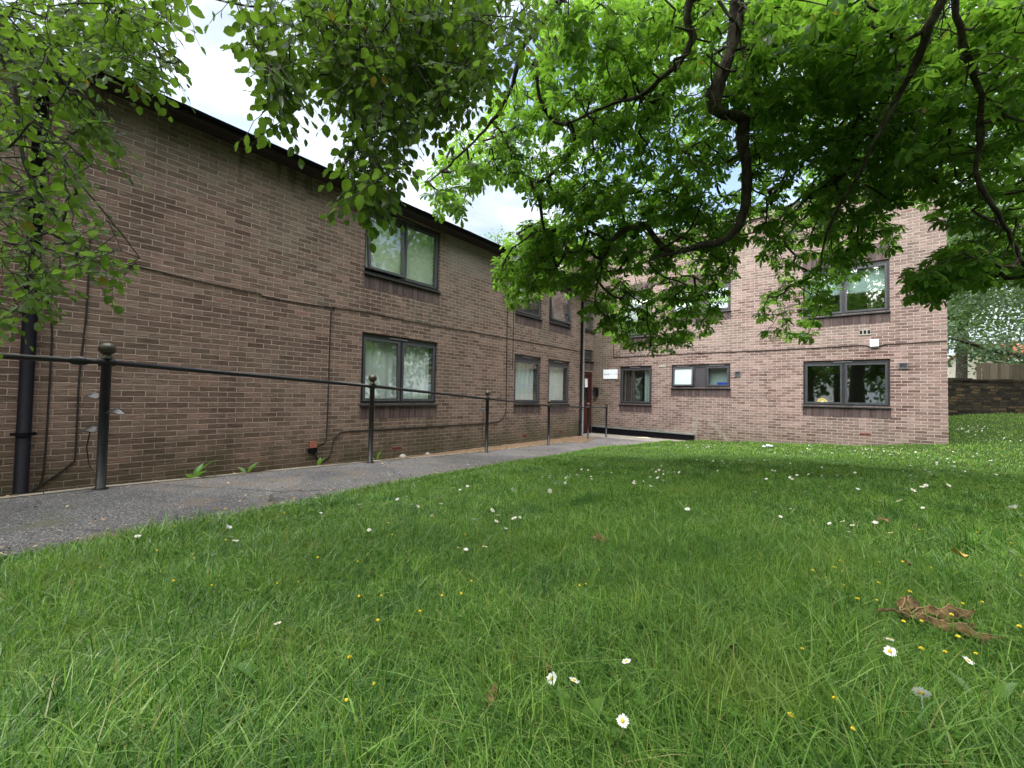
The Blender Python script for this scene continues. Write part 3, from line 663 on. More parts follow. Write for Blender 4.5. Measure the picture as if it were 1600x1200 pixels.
# things fixed to the walls
def cable(label, pts, r_=.009, mat=None):
    # smooth the corner points a little
    P_ = [Vector(q) for q in pts]; out = []
    for i_ in range(len(P_) - 1):
        p0, p1, p2, p3 = P_[max(i_ - 1, 0)], P_[i_], P_[i_ + 1], P_[min(i_ + 2, len(P_) - 1)]
        n_ = max(2, min(14, int((p2 - p1).length / .12)))
        for k in range(n_):
            t = k / n_
            out.append(.5 * ((2 * p1) + (p2 - p0) * t + (2 * p0 - 5 * p1 + 4 * p2 - p3) * t * t + (3 * p1 - p0 - 3 * p2 + p3) * t ** 3))
    out.append(P_[-1])
    mb = MB(); mb.tube(out, r_, 6); return tag(mb.build('wall_cable', mat or M['cable'], None, True), label, 'cable')
XL = -DL + .012; YR = DR - .012
cable('long black cable running level along the brown brick wall at first floor height', [(XL, .6, 2.81), (XL, .95, 2.84), (XL, 1.6, 2.80), (XL, 2.3, 2.78), (XL, 2.38, 2.79), (XL, 2.45, 2.75), (XL, 2.9, 2.745), (XL, 3.5, 2.77), (XL, 4.2, 2.80), (XL, 5.5, 2.78), (XL, 7, 2.8), (XL, 8.6, 2.81), (XL, 10.5, 2.82), (XL, 12.08, 2.82)], .008)
cable('black cable dropping from first floor to the small red box near the ground', [(XL + .01, 3.6, 2.78), (XL + .01, 3.53, 2.77), (XL + .01, 3.51, 2.7), (XL, 3.51, 1.8), (XL, 3.51, .95), (XL, 3.5, .52), (XL, 3.46, .44), (XL, 3.36, .4), (XL + .02, 3.3, .37)], .009)
cable('black cable looping up from the red box and along under the ground floor window', [(XL + .02, 3.29, .36), (XL, 3.33, .22), (XL, 3.42, .14), (XL, 3.53, .16), (XL, 3.6, .28), (XL, 3.63, .46), (XL, 3.72, .58), (XL, 3.9, .61), (XL, 5., .61), (XL, 6.5, .615), (XL, 7.4, .62), (XL, 7.9, .64), (XL, 8.13, .72), (XL, 8.25, .95), (XL, 8.25, 1.3), (XL, 8.23, 2.5), (XL, 8.22, 4.88)], .011)
cable('thin dark cable down the wall beside the narrow ground floor windows', [(XL, 8.49, 4.88), (XL, 8.49, 3.4), (XL, 8.49, 2.)], .008)
cable('black cable hanging close beside the left black drainpipe', [(XL + .04, .22, 2.35), (XL, .27, 2.2), (XL, .3, 1.9), (XL, .3, 1.), (XL, .29, .35), (XL, .26, .2), (XL, .2, .12)], .009)
cable('dark cable down the wall that bends under to the left drainpipe', [(XL, .56, 3.1), (XL, .56, 2.2), (XL, .53, 1.4), (XL, .53, .55), (XL, .5, .42), (XL, .36, .28), (XL, .22, .16)], .009)
cable('dark cable running level across the pink brick wall above ground floor windows', [(-6.69, YR, 3.5), (-6.69, YR, 2.85), (-6.66, YR, 2.775), (-6.4, YR, 2.765), (-5., YR, 2.78), (-3.5, YR, 2.775), (-2., YR, 2.765), (-.5, YR, 2.77), (.15, YR, 2.785), (.29, YR, 2.745), (.4, YR - .02, 2.72)], .012)
cable('dark cable from the white box to the right corner of the pink brick wall', [(.42, YR - .02, 2.72), (.55, YR, 2.76), (.66, YR, 2.785), (.95, YR, 2.775), (1.3, YR, 2.79), (1.685, YR, 2.79)], .01)
t_ = thing('junction_box', PT('L', 3.27, .03, .36), 'small faded red box low on the brown brick wall', 'junction box')
mb = MB(); ubox(mb, 'L', 3.21, 3.33, 0, .05, .37, .47); mb.build('casing', M['terracotta'], t_)
mb = MB(); ubox(mb, 'L', 3.2, 3.34, .0, .045, .29, .36); mb.build('terminal_block', M['black'], t_)
t_ = thing('junction_box', PT('R', .405, .05, 2.72), 'white box on the pink wall with cables running into both sides', 'junction box')
mb = MB(); ubox(mb, 'R', .32, .49, 0, .075, 2.735, 2.91); mb.build('casing', M['white'], t_)
mb = MB(); ubox(mb, 'R', .33, .48, .0, .05, 2.70, 2.733); mb.build('gland', M['greypipe'], t_)
mb = MB(); ubox(mb, 'R', .37, .44, .075, .079, 2.835, 2.85); mb.build('status_mark', M['vent'], t_)
t_ = thing('wall_sign', PT('R', -6.8, .02, 2.0), 'small white name sign with blue-grey lettering beside the entrance corner', 'sign')
mb = MB(); ubox(mb, 'R', -7.1, -6.51, .0, .025, 1.98, 2.35); mb.build('sign_frame', M['greypipe'], t_)
mb = MB(); ubox(mb, 'R', -7.085, -6.525, .025, .029, 1.995, 2.335); mb.build('sign_face', M['signwhite'], t_)
cu = bpy.data.curves.new('lettering', 'FONT'); cu.body = 'Study 1 - 12'; cu.size = .105; cu.extrude = .001; cu.align_x = 'CENTER'; cu.align_y = 'CENTER'
to = bpy.data.objects.new('t', cu); COL.objects.link(to)
bpy.context.view_layer.update()
me = bpy.data.meshes.new_from_object(to.evaluated_get(bpy.context.evaluated_depsgraph_get())); bpy.data.objects.remove(to); bpy.data.curves.remove(cu)
me.materials.clear(); me.materials.append(M['signtext'])
lo = bpy.data.objects.new('lettering', me); COL.objects.link(lo); lo.parent = t_
lo.location = Vector(PT('R', -6.805, .031, 2.165)) - t_.location; lo.rotation_euler = (PI / 2, 0, 0)
t_ = thing('intercom', PT('R', -7.38, .03, 1.3), 'dark door entry panel with a side hood by the red door', 'intercom')
mb = MB(); ubox(mb, 'R', -7.46, -7.32, 0, .05, 1.36, 1.66); mb.build('casing', M['frame'], t_)
mb = MB(); ubox(mb, 'R', -7.318, -7.28, 0, .14, 1.36, 1.66); ubox(mb, 'R', -7.46, -7.32, .052, .14, 1.66, 1.68); mb.build('hood', M['black'], t_)
mb = MB(); mb.tube([PT('R', -7.4, .05, 1.31), PT('R', -7.4, .05, 1.22)], .03, 8); mb.build('conduit', M['frame'], t_)
t_ = thing('pipe_boxing', (-5.7, 13.8, .1), 'long low grey metal boxing along the foot of the pink wall', 'pipe boxing')
def slopebox(mb, x0, x1, y0, y1, a0, a1, b0, b1):
    mb.add([(x0, y0, a0), (x1, y0, b0), (x1, y1, b0), (x0, y1, a0), (x0, y0, a1), (x1, y0, b1), (x1, y1, b1), (x0, y1, a1)], [(3, 2, 1, 0), (4, 5, 6, 7), (0, 1, 5, 4), (1, 2, 6, 5), (2, 3, 7, 6), (3, 0, 4, 7)])
mb = MB(); slopebox(mb, -7.44, -3.9, 13.72, 13.877, .05, .235, .05, .185); mb.build('box_side', M['black'], t_)  # side coloured black for the dark shadow under the lid
mb = MB(); slopebox(mb, -7.44, -3.88, 13.68, 13.876, .237, .262, .187, .212); mb.build('lid', plain('zinc_lid', (.13, .15, .155), .5, .2, .5, .2, 8., .1), t_)

# ------------------------------------------------------------------ behind the glass
def drape(name, label, w, u0, u1, z0, z1, d, mat, amp=.03, freq=9., cat='curtain'):
    n_ = max(12, int((u1 - u0) * freq * 10)); vs = []; fs = []
    for k in range(n_ + 1):
        u = u0 + (u1 - u0) * k / n_; dd = d + amp * math.sin(k / n_ * (u1 - u0) * freq * 2 * PI) + amp * .5 * math.sin(k * .61 + u0)
        vs += [PT(w, u, dd, z0), PT(w, u, d + (dd - d) * .6, z1)]
    for k in range(n_): fs.append((2 * k, 2 * k + 2, 2 * k + 3, 2 * k + 1))
    mb = MB().add(vs, fs); o_ = mb.build(name, mat, None, True); return tag(o_, label, cat)
def blind(name, label, w, u0, u1, z0, z1, d, mat):
    t = thing(name, PT(w, (u0 + u1) / 2, d, z0), label, 'blind')
    mb = MB(); ubox(mb, w, u0, u1, d - .002, d, z0 + .02, z1); mb.build('fabric', mat, t)
    mb = MB(); ubox(mb, w, u0, u1, d - .008, d + .006, z0, z0 + .019); mb.build('bottom_bar', M['vent'], t); return t
drape('net_curtain', 'pale net curtain across the wide ground floor window of the brown wall', 'L', 4.2, 5.85, 1.0, 2.4, -.2, M['net'], .025, 6.)
drape('net_curtain', 'pale net curtain in the narrow ground floor window next to the wall cables', 'L', 8.6, 9.74, 1.0, 2.4, -.2, M['net'], .03, 5.)
drape('net_curtain', 'pale net curtain in the narrow ground floor window nearest the door', 'L', 10.2, 11.32, 1.0, 2.4, -.2, M['net'], .03, 5.)
blind('roller_blind', 'cream blind lowered nearly to the sill in the open upper window', 'L', 4.17, 5.87, 3.68, 4.82, -.17, M['blindgreen'])
blind('roller_blind', 'white blind half lowered in the narrow closed upper window', 'L', 8.62, 9.5, 3.95, 4.82, -.17, M['blindwhite'])
blind('roller_blind', 'grey blind half lowered in the upper window at the right of the pink wall', 'R', -1.02, .65, 4.18, 4.9, -.17, M['teal'])
blind('roller_blind', 'grey blind behind the clear pane of the low wide window', 'R', -3.55, -2.92, 1.75, 2.4, -.3, M['teal'])
drape('curtain', 'dark curtain drawn to the left in the tall ground floor window', 'R', -6.4, -5.98, 1.0, 2.42, -.22, M['darkcurtain'], .03, 6.)
drape('curtain', 'grey-green curtain at the right of the tall ground floor window', 'R', -5.62, -5.33, 1.0, 2.42, -.22, M['teal'], .03, 6.)
drape('vertical_blind', 'white vertical slat blind in the upper window nearest the corner', 'R', -6.4, -5.9, 3.45, 4.9, -.2, M['blindwhite'], .03, 6., 'blind')
t_ = thing('washing_up_bowl', PT('R', -3.12, -.22, 1.71), 'blue plastic bowl on the sill of the low wide window', 'bowl')
mb = MB(); c = PT('R', -3.13, -.215, 0); rings = [(.11, 1.71), (.15, 1.73), (.175, 1.84), (.18, 1.85), (.165, 1.845), (.14, 1.74)]
vs = [(c[0] + r_ * math.cos(a), c[1] + r_ * .33 * math.sin(a), z_) for r_, z_ in rings for a in [2 * PI * k / 16 for k in range(16)]]
mb.add(vs, [(j * 16 + k, j * 16 + (k + 1) % 16, (j + 1) * 16 + (k + 1) % 16, (j + 1) * 16 + k) for j in range(5) for k in range(16)] + [tuple(80 + k for k in range(16))]); mb.build('basin', M['bluebowl'], t_, True)
mb = MB(); mb.tube([(c[0] + .18 * math.cos(a), c[1] + .06 * math.sin(a), 1.85) for a in [2 * PI * k / 16 for k in range(17)]], .007, 6); mb.build('rim', M['bluebowl'], t_, True)
# inner window boards that the ornaments stand on
for w, o_ in (('R', OR[2]), ('R', OR[1]), ('L', OL[0]), ('R', OR[5])):
    mb = MB(); ubox(mb, w, o_[0], o_[1], -.34, -.12, o_[2] - .02, o_[2] + .012); mb.build('window_board', M['white'], B)
t_ = thing('toy', PT('R', -.66, -.2, 1.235), 'yellow rounded toy on the sill of the right ground floor window', 'toy')
mb = MB(); n_ = 14; c0 = PT('R', -.66, -.155, 1.245)
prof = [(c0[0] + .125 * math.cos(PI * k / n_), c0[2] + .02 + .155 * math.sin(PI * k / n_)) for k in range(n_ + 1)]
inner = [(c0[0] + .06 * math.cos(PI * k / n_), c0[2] + .02 + .08 * math.sin(PI * k / n_)) for k in range(n_ + 1)]
vs = [(a, c0[1] + s_, b) for s_ in (-.04, .04) for (a, b) in prof + inner]; m_ = n_ + 1; fs = []
for k in range(n_):
    fs += [(k, k + 1, m_ + k + 1, m_ + k), (2 * m_ + k, 3 * m_ + k, 3 * m_ + k + 1, 2 * m_ + k + 1), (k, 2 * m_ + k, 2 * m_ + k + 1, k + 1), (m_ + k, m_ + k + 1, 3 * m_ + k + 1, 3 * m_ + k)]
mb.add(vs, fs); mb.build('arch', M['yellow'], t_)
mb = MB(); mb.box((c0[0] - .045, c0[1] - .055, c0[2] - .005), (c0[0] + .04, c0[1] - .041, c0[2] + .1)); mb.build('card', M['cream'], t_)
t_ = thing('storage_box', PT('R', -.44, -.25, 1.235), 'low maroon box beside the yellow toy on the window sill', 'box')
mb = MB(); ubox(mb, 'R', -.54, -.27, -.3, -.2, 1.235, 1.295); mb.build('tray', M['maroon'], t_)
mb = MB(); ubox(mb, 'R', -.55, -.26, -.305, -.195, 1.297, 1.31); mb.build('lid', M['maroon'], t_)
t_ = thing('cup', PT('R', .06, -.2, 1.235), 'small pale blue cup on the sill of the right ground floor window', 'cup')
mb = MB(); c = PT('R', .06, -.2, 1.235); mb.tube([c, (c[0], c[1], c[2] + .06), (c[0], c[1], c[2] + .065)], [.028, .035, .03], 12); mb.build('beaker', plain('pale_blue', (.45, .6, .68), .4), t_, True)
mb = MB(); mb.tube([(c[0] + .032, c[1], c[2] + .05), (c[0] + .055, c[1], c[2] + .045), (c[0] + .055, c[1], c[2] + .02), (c[0] + .03, c[1], c[2] + .015)], .006, 6); mb.build('handle', plain('pale_blue_handle', (.45, .6, .68), .4), t_)

# ------------------------------------------------------------------ handrail
H = thing('handrail', (-4.54, .49, .5), 'black tubular handrail with ball-topped posts beside the path', 'handrail')
posts = [(-4.54, -2.1), (-4.54, .49), (-4.84, 3.02), (-5.25, 5.67), (-5.95, 8.72), (-6.33, 11.42), (-6.36, 12.7)]
PH = 1.0
tops = []
for k, (x, y) in enumerate(posts):
    z = gz(x, y) if k < 5 else -.01
    z = float(zp(y)) if k < 5 else -.01
    tops.append(Vector((x, y, z + PH)))
    mb = MB(); r_ = .031
    mb.tube([(x, y, z - .05), (x, y, z + PH + .035)], r_, 14); po = mb.build('post', M['railpaint'], H, True)
    mb = MB(); mb.tube([(x, y, z + PH + .03), (x, y, z + PH + .05), (x, y, z + PH + .062)], [.036, .03, .024], 14); mb.ball((x, y, z + PH + .105), .054, 16, 10, .92); mb.build('finial', M['ball'], po, True)
    d = .04; mb = MB()
    tt = (Vector((posts[min(k + 1, 6)][0], posts[min(k + 1, 6)][1], 0)) - Vector((posts[max(k - 1, 0)][0], posts[max(k - 1, 0)][1], 0))).normalized()
    c = Vector((x, y, z + PH)); mb.tube([c - tt * .05, c - tt * .045, c + tt * .045, c + tt * .05], [.026, .032, .032, .026], 12); mb.build('collar', M['railpaint'], po, True)
    mb = MB(); mb.tube([(x, y, z - .02), (x, y, z + .012), (x, y, z + .02)], [.05, .05, .034], 12); mb.build('foot_collar', M['railpaint'], po, True)
for a, b in zip(tops[:-1], tops[1:]):
    mb = MB(); r_ = .0205 if b.y < 12 else .017
    mb.tube([a.lerp(b, t) for t in (0., .25, .5, .75, 1.)], r_, 12); mb.build('rail', M['railpaint'], H, True)
kn = tops[1].lerp(tops[0], .058)
mb = MB(); mb.tube([kn + Vector((0, -.05, 0)), kn + Vector((0, -.035, 0)), kn, kn + Vector((0, .035, 0)), kn + Vector((0, .05, 0))], [.022, .031, .035, .031, .022], 12); mb.build('rail_joint', M['railpaint'], H, True)
# twisted fittings left on two of the posts
def flap(label, c, dirv, ln, wd, curl, hang=None, mat='steel', up=.0):
    t = thing('metal_flap', c, label, 'metal fitting')
    d_ = Vector(dirv).normalized(); s_ = d_.cross(Vector((0, 0, 1))).normalized(); s_ = (s_ + Vector((0, 0, .3 if s_.dot(Vector(CF)) > 0 else -.3))).normalized(); vs = []; fs = []; n_ = 7
    for k in range(n_ + 1):
        q = k / n_; w_ = wd * (math.sin(PI * min(1, q * .8 + .2)) ** .6 + .12) * .5
        cc = Vector(c) + d_ * (ln * q) + Vector((0, 0, curl * math.sin(q * PI) + up * q))
        for e in (-1, 0, 1):
            for th in (0, .004): vs.append(cc + s_ * (w_ * e) + Vector((0, 0, -.35 * abs(e) * w_ + th)))
    for k in range(n_):
        a, b = k * 6, (k + 1) * 6
        fs += [(a + 1, b + 1, b + 3, a + 3), (a + 3, b + 3, b + 5, a + 5), (a, a + 2, b + 2, b), (a + 2, a + 4, b + 4, b + 2), (a, b, b + 1, a + 1), (a + 4, a + 5, b + 5, b + 4)]
    fs += [(0, 1, 3, 2), (2, 3, 5, 4), (n_ * 6, n_ * 6 + 2, n_ * 6 + 3, n_ * 6 + 1), (n_ * 6 + 2, n_ * 6 + 4, n_ * 6 + 5, n_ * 6 + 3)]
    mb = MB().add(vs, fs); mb.build('plate', M['frame'], t)
    mb = MB(); mb.tube([Vector(c) - d_ * .045, Vector(c) + d_ * .02], .011, 8); mb.build('lug', M['railpaint'], t)
    if hang:
        mb = MB(); mb.tube([Vector(q) for q in hang], .0045, 6); mb.build('wire', M['cable'], t, True)
rgt = Vector((CR[0], CR[1], 0)).normalized()
p1 = Vector((-4.54, .49, .5))
flap('dark dished metal plate, topmost of the fittings on the nearest post', p1 + Vector((0, 0, .735)) - rgt * .03, -rgt, .125, .09, .02, None, 'steel', .0)
flap('bent shiny metal flap sticking out right of the nearest post', p1 + Vector((0, 0, .615)) + rgt * .03, rgt, .13, .08, .03, None, 'steel', -.02)
flap('curled metal flap with a hanging wire left of the nearest post', p1 + Vector((0, 0, .475)) - rgt * .03, -rgt, .15, .09, .03, [p1 + Vector((0, 0, .47)) - rgt * .1, p1 + Vector((0, 0, .33)) - rgt * .125, p1 + Vector((0, 0, .2)) - rgt * .10, p1 + Vector((0, 0, .1)) - rgt * .03], 'steel', -.03)
p3 = Vector((-5.25, 5.67, .24))
flap('small black flap with a dangling wire on the post before the narrow windows', p3 + Vector((0, 0, .82)) - rgt * .03, -rgt, .12, .07, .015, [p3 + Vector((0, 0, .8)) - rgt * .06, p3 + Vector((0, 0, .55)) - rgt * .07, p3 + Vector((0, 0, .35)) - rgt * .085, p3 + Vector((0, 0, .1)) - rgt * .035], 'black', -.03)

# ------------------------------------------------------------------ trees
def in_poly(px, py, poly):
    inside = np.zeros(len(px), bool); n_ = len(poly)
    for i_ in range(n_):
        x0, y0 = poly[i_]; x1, y1 = poly[(i_ + 1) % n_]
        c_ = ((y0 > py) != (y1 > py)) & (px < (x1 - x0) * (py - y0) / (y1 - y0 + 1e-12) + x0); inside ^= c_
    return inside
def sample(poly, n_, d0, d1, k_=1.):
    xs_ = [q[0] for q in poly]; ys_ = [q[1] for q in poly]; out = np.zeros((0, 2))
    while len(out) < n_:
        q = np.stack([rng.uniform(min(xs_), max(xs_), n_ * 3), rng.uniform(min(ys_), max(ys_), n_ * 3)], 1)
        out = np.concatenate([out, q[in_poly(q[:, 0], q[:, 1], poly)]])
    out = out[:n_]; D = rng.uniform(d0, d1, n_) * k_
    return np.array([U(a, b, d) for (a, b), d in zip(out, D)])
def smooth_pts(P_, step=.12):
    P_ = [np.array(q, float) for q in P_]; out = []
    for i_ in range(len(P_) - 1):
        p0, p1, p2, p3 = P_[max(i_ - 1, 0)], P_[i_], P_[i_ + 1], P_[min(i_ + 2, len(P_) - 1)]
        n_ = max(1, min(30, int(np.linalg.norm(p2[:3] - p1[:3]) / step)))
        for k in range(n_):
            t = k / n_; out.append(.5 * ((2 * p1) + (p2 - p0) * t + (2 * p0 - 5 * p1 + 4 * p2 - p3) * t * t + (3 * p1 - p0 - 3 * p2 + p3) * t ** 3))
    out.append(P_[-1]); return np.array(out)
def grow(mb, seeds, nodes, rmin, kfac, sag, seed_r=None):
    """join every node to the nearest wood already placed; draws thin twigs; returns direction of each twig end"""
    seeds = np.asarray(seeds); P_ = [q for q in seeds]; par = [-1] * len(seeds); dirs = [np.array([0, 0, 0.])] * len(seeds)
    dist = np.array([np.min(np.linalg.norm(seeds - q, axis=1)) for q in nodes]); order = np.argsort(dist)
    arr = np.zeros((len(seeds) + len(nodes), 3)); arr[:len(seeds)] = seeds; cnt = len(seeds); idx = [0] * len(nodes)
    for j in order:
        d_ = np.linalg.norm(arr[:cnt] - nodes[j], axis=1)
        d_[:len(seeds)] *= .9
        b = int(np.argmin(d_)); par.append(b); arr[cnt] = nodes[j]; idx[j] = cnt; cnt += 1
    num = np.ones(cnt)
    for k in range(cnt - 1, len(seeds) - 1, -1):
        if par[k] >= 0: num[par[k]] += num[k]
    ends = np.zeros((len(nodes), 3)); tan = np.zeros((cnt, 3))
    for k in range(len(seeds), cnt):
        a = arr[par[k]]; b = arr[k]; L_ = np.linalg.norm(b - a)
        ta = tan[par[k]] if par[k] >= len(seeds) else (b - a) / (L_ + 1e-6)
        dd_ = (b - a) / (L_ + 1e-6); al = max(0., float(ta @ dd_)); ta = ta * al + dd_ * (1 - al)
        c1 = a + ta * L_ * .4 + rng.normal(0, .05, 3) * L_; c2 = b - (b - a) * .35 + np.array([0, 0, sag]) * L_ + rng.normal(0, .06, 3) * L_
        tan[k] = (b - c2) / (np.linalg.norm(b - c2) + 1e-6)
        n_ = max(3, min(7, int(L_ / .07)))
        pts = [(1 - t) ** 3 * a + 3 * (1 - t) ** 2 * t * c1 + 3 * (1 - t) * t * t * c2 + t ** 3 * b for t in np.linspace(0, 1, n_)]
        r0 = rmin * (num[k] ** kfac); r1 = max(rmin * .75, r0 * .75)
        mb.tube(pts, list(np.linspace(r0, r1, n_)), 5, False)
    for j in range(len(nodes)): ends[j] = tan[idx[j]]
    return ends
def inst(tv, tf, pos, X, Y, Z, s_):
    tv = np.asarray(tv); V = pos[:, None, :] + s_[:, None, None] * (tv[None, :, 0:1] * X[:, None, :] + tv[None, :, 1:2] * Y[:, None, :] + tv[None, :, 2:3] * Z[:, None, :])
    F_ = np.asarray(tf)[None] + (np.arange(len(pos)) * len(tv))[:, None, None]
    return V.reshape(-1, 3), F_.reshape(-1, np.asarray(tf).shape[1])
def unit(v): return v / (np.linalg.norm(v, axis=-1, keepdims=True) + 1e-9)
def cat(parts):
    Vs, Fs, k = [], [], 0
    for V_, F_ in parts: Vs.append(V_); Fs.append(F_ + k); k += len(V_)
    return np.concatenate(Vs), np.concatenate(Fs)

# palmate horse chestnut leaf, blade in local XY, +Y away from the stalk
def chestnut_leaf(n_l, seed):
    r_ = np.random.default_rng(seed); V_ = []; F_ = []
    ts = [0, .3, .62, .86, 1.]; wp = [.04, .42, 1., .78, .05]
    for k in range(n_l):
        a = math.radians(-112 + 224 * k / (n_l - 1)) + r_.normal(0, .07); L_ = 1. - .45 * (abs(k - (n_l - 1) / 2) / ((n_l - 1) / 2)) ** 1.4; L_ *= r_.uniform(.9, 1.08); W_ = L_ * r_.uniform(.175, .22)
        droop = r_.uniform(.15, .45); roll = r_.normal(0, .25); b0 = len(V_)
        for t, w_ in zip(ts, wp):
            for e in (-1, 0, 1):
                lx = e * W_ * w_; ly = L_ * t; lz = .28 * abs(lx) - droop * L_ * t * t + roll * lx + (.04 * math.sin(t * 16) * abs(e) * W_)
                V_.append((lx * math.cos(a) + ly * math.sin(a), ly * math.cos(a) - lx * math.sin(a), lz))
        for i_ in range(len(ts) - 1):
            for e in (0, 1): p_ = b0 + i_ * 3 + e; F_.append((p_, p_ + 1, p_ + 4, p_ + 3))
    # stalk runs back to the twig
    b0 = len(V_); w_ = .012
    V_ += [(-w_, 0, 0), (w_, 0, 0), (w_ * 1.3, -.75, -.02), (-w_ * 1.3, -.75, -.02), (0, 0, w_ * 1.6), (0, -.75, w_ * 2 - .02)]
    F_ += [(b0, b0 + 1, b0 + 2, b0 + 3), (b0 + 1, b0 + 4, b0 + 5, b0 + 2), (b0 + 4, b0, b0 + 3, b0 + 5)]
    return np.array(V_), np.array(F_)
CH = [chestnut_leaf(5, 1), chestnut_leaf(6, 2), chestnut_leaf(7, 3), chestnut_leaf(7, 4), chestnut_leaf(5, 5)]
def chestnut_foliage(nodes, dirs, per=(3, 6), size=(.07, .122)):
    pos, fw, up, sc, tp = [], [], [], [], []
    for q, d_ in zip(nodes, dirs):
        n_ = rng.integers(per[0], per[1] + 1); a0 = rng.uniform(0, 6.28)
        for k in range(n_):
            a = a0 + 2 * PI * k / n_ + rng.normal(0, .35); f_ = np.array([math.cos(a), math.sin(a), rng.uniform(-.45, .25)]) + d_ * .55; f_ = f_ / np.linalg.norm(f_)
            s_ = rng.uniform(*size); pos.append(q + f_ * s_ * .75); dn = rng.uniform(.1, .75)
            f2 = f_ + np.array([0, 0, -dn]); f2 /= np.linalg.norm(f2); fw.append(f2); up.append(np.array([0, 0, 1.]) + rng.normal(0, .38, 3)); sc.append(s_); tp.append(rng.integers(len(CH)))
    pos, fw, up, sc, tp = map(np.array, (pos, fw, up, sc, tp))
    # boughs carry few leaves on their near side: thin out what grows right in front of them
    c_ = pos + fw * sc[:, None] * .5 - CP; z_ = c_ @ CF; zz = np.maximum(z_, .1); px = 800 + FPX * (c_ @ CR) / zz; py = 600 - FPX * (c_ @ CU) / zz; keep = np.ones(len(pos), bool)
    for bx, by, bz, w_ in BOUGH_PX:
        d_ = np.hypot(px[:, None] - bx, py[:, None] - by); j = d_.argmin(1); rr_ = FPX * sc / zz; keep &= ~((d_[np.arange(len(pos)), j] < w_ + .55 * rr_) & (z_ < bz[j] + .05) & (z_ > .3))
    pos, fw, up, sc, tp = pos[keep], fw[keep], up[keep], sc[keep], tp[keep]
    X = unit(np.cross(fw, up)); Z = np.cross(X, fw); parts = []
    for k in range(len(CH)):
        m_ = tp == k
        if m_.any(): parts.append(inst(*CH[k], pos[m_], X[m_], fw[m_], Z[m_], sc[m_]))
    return cat(parts)

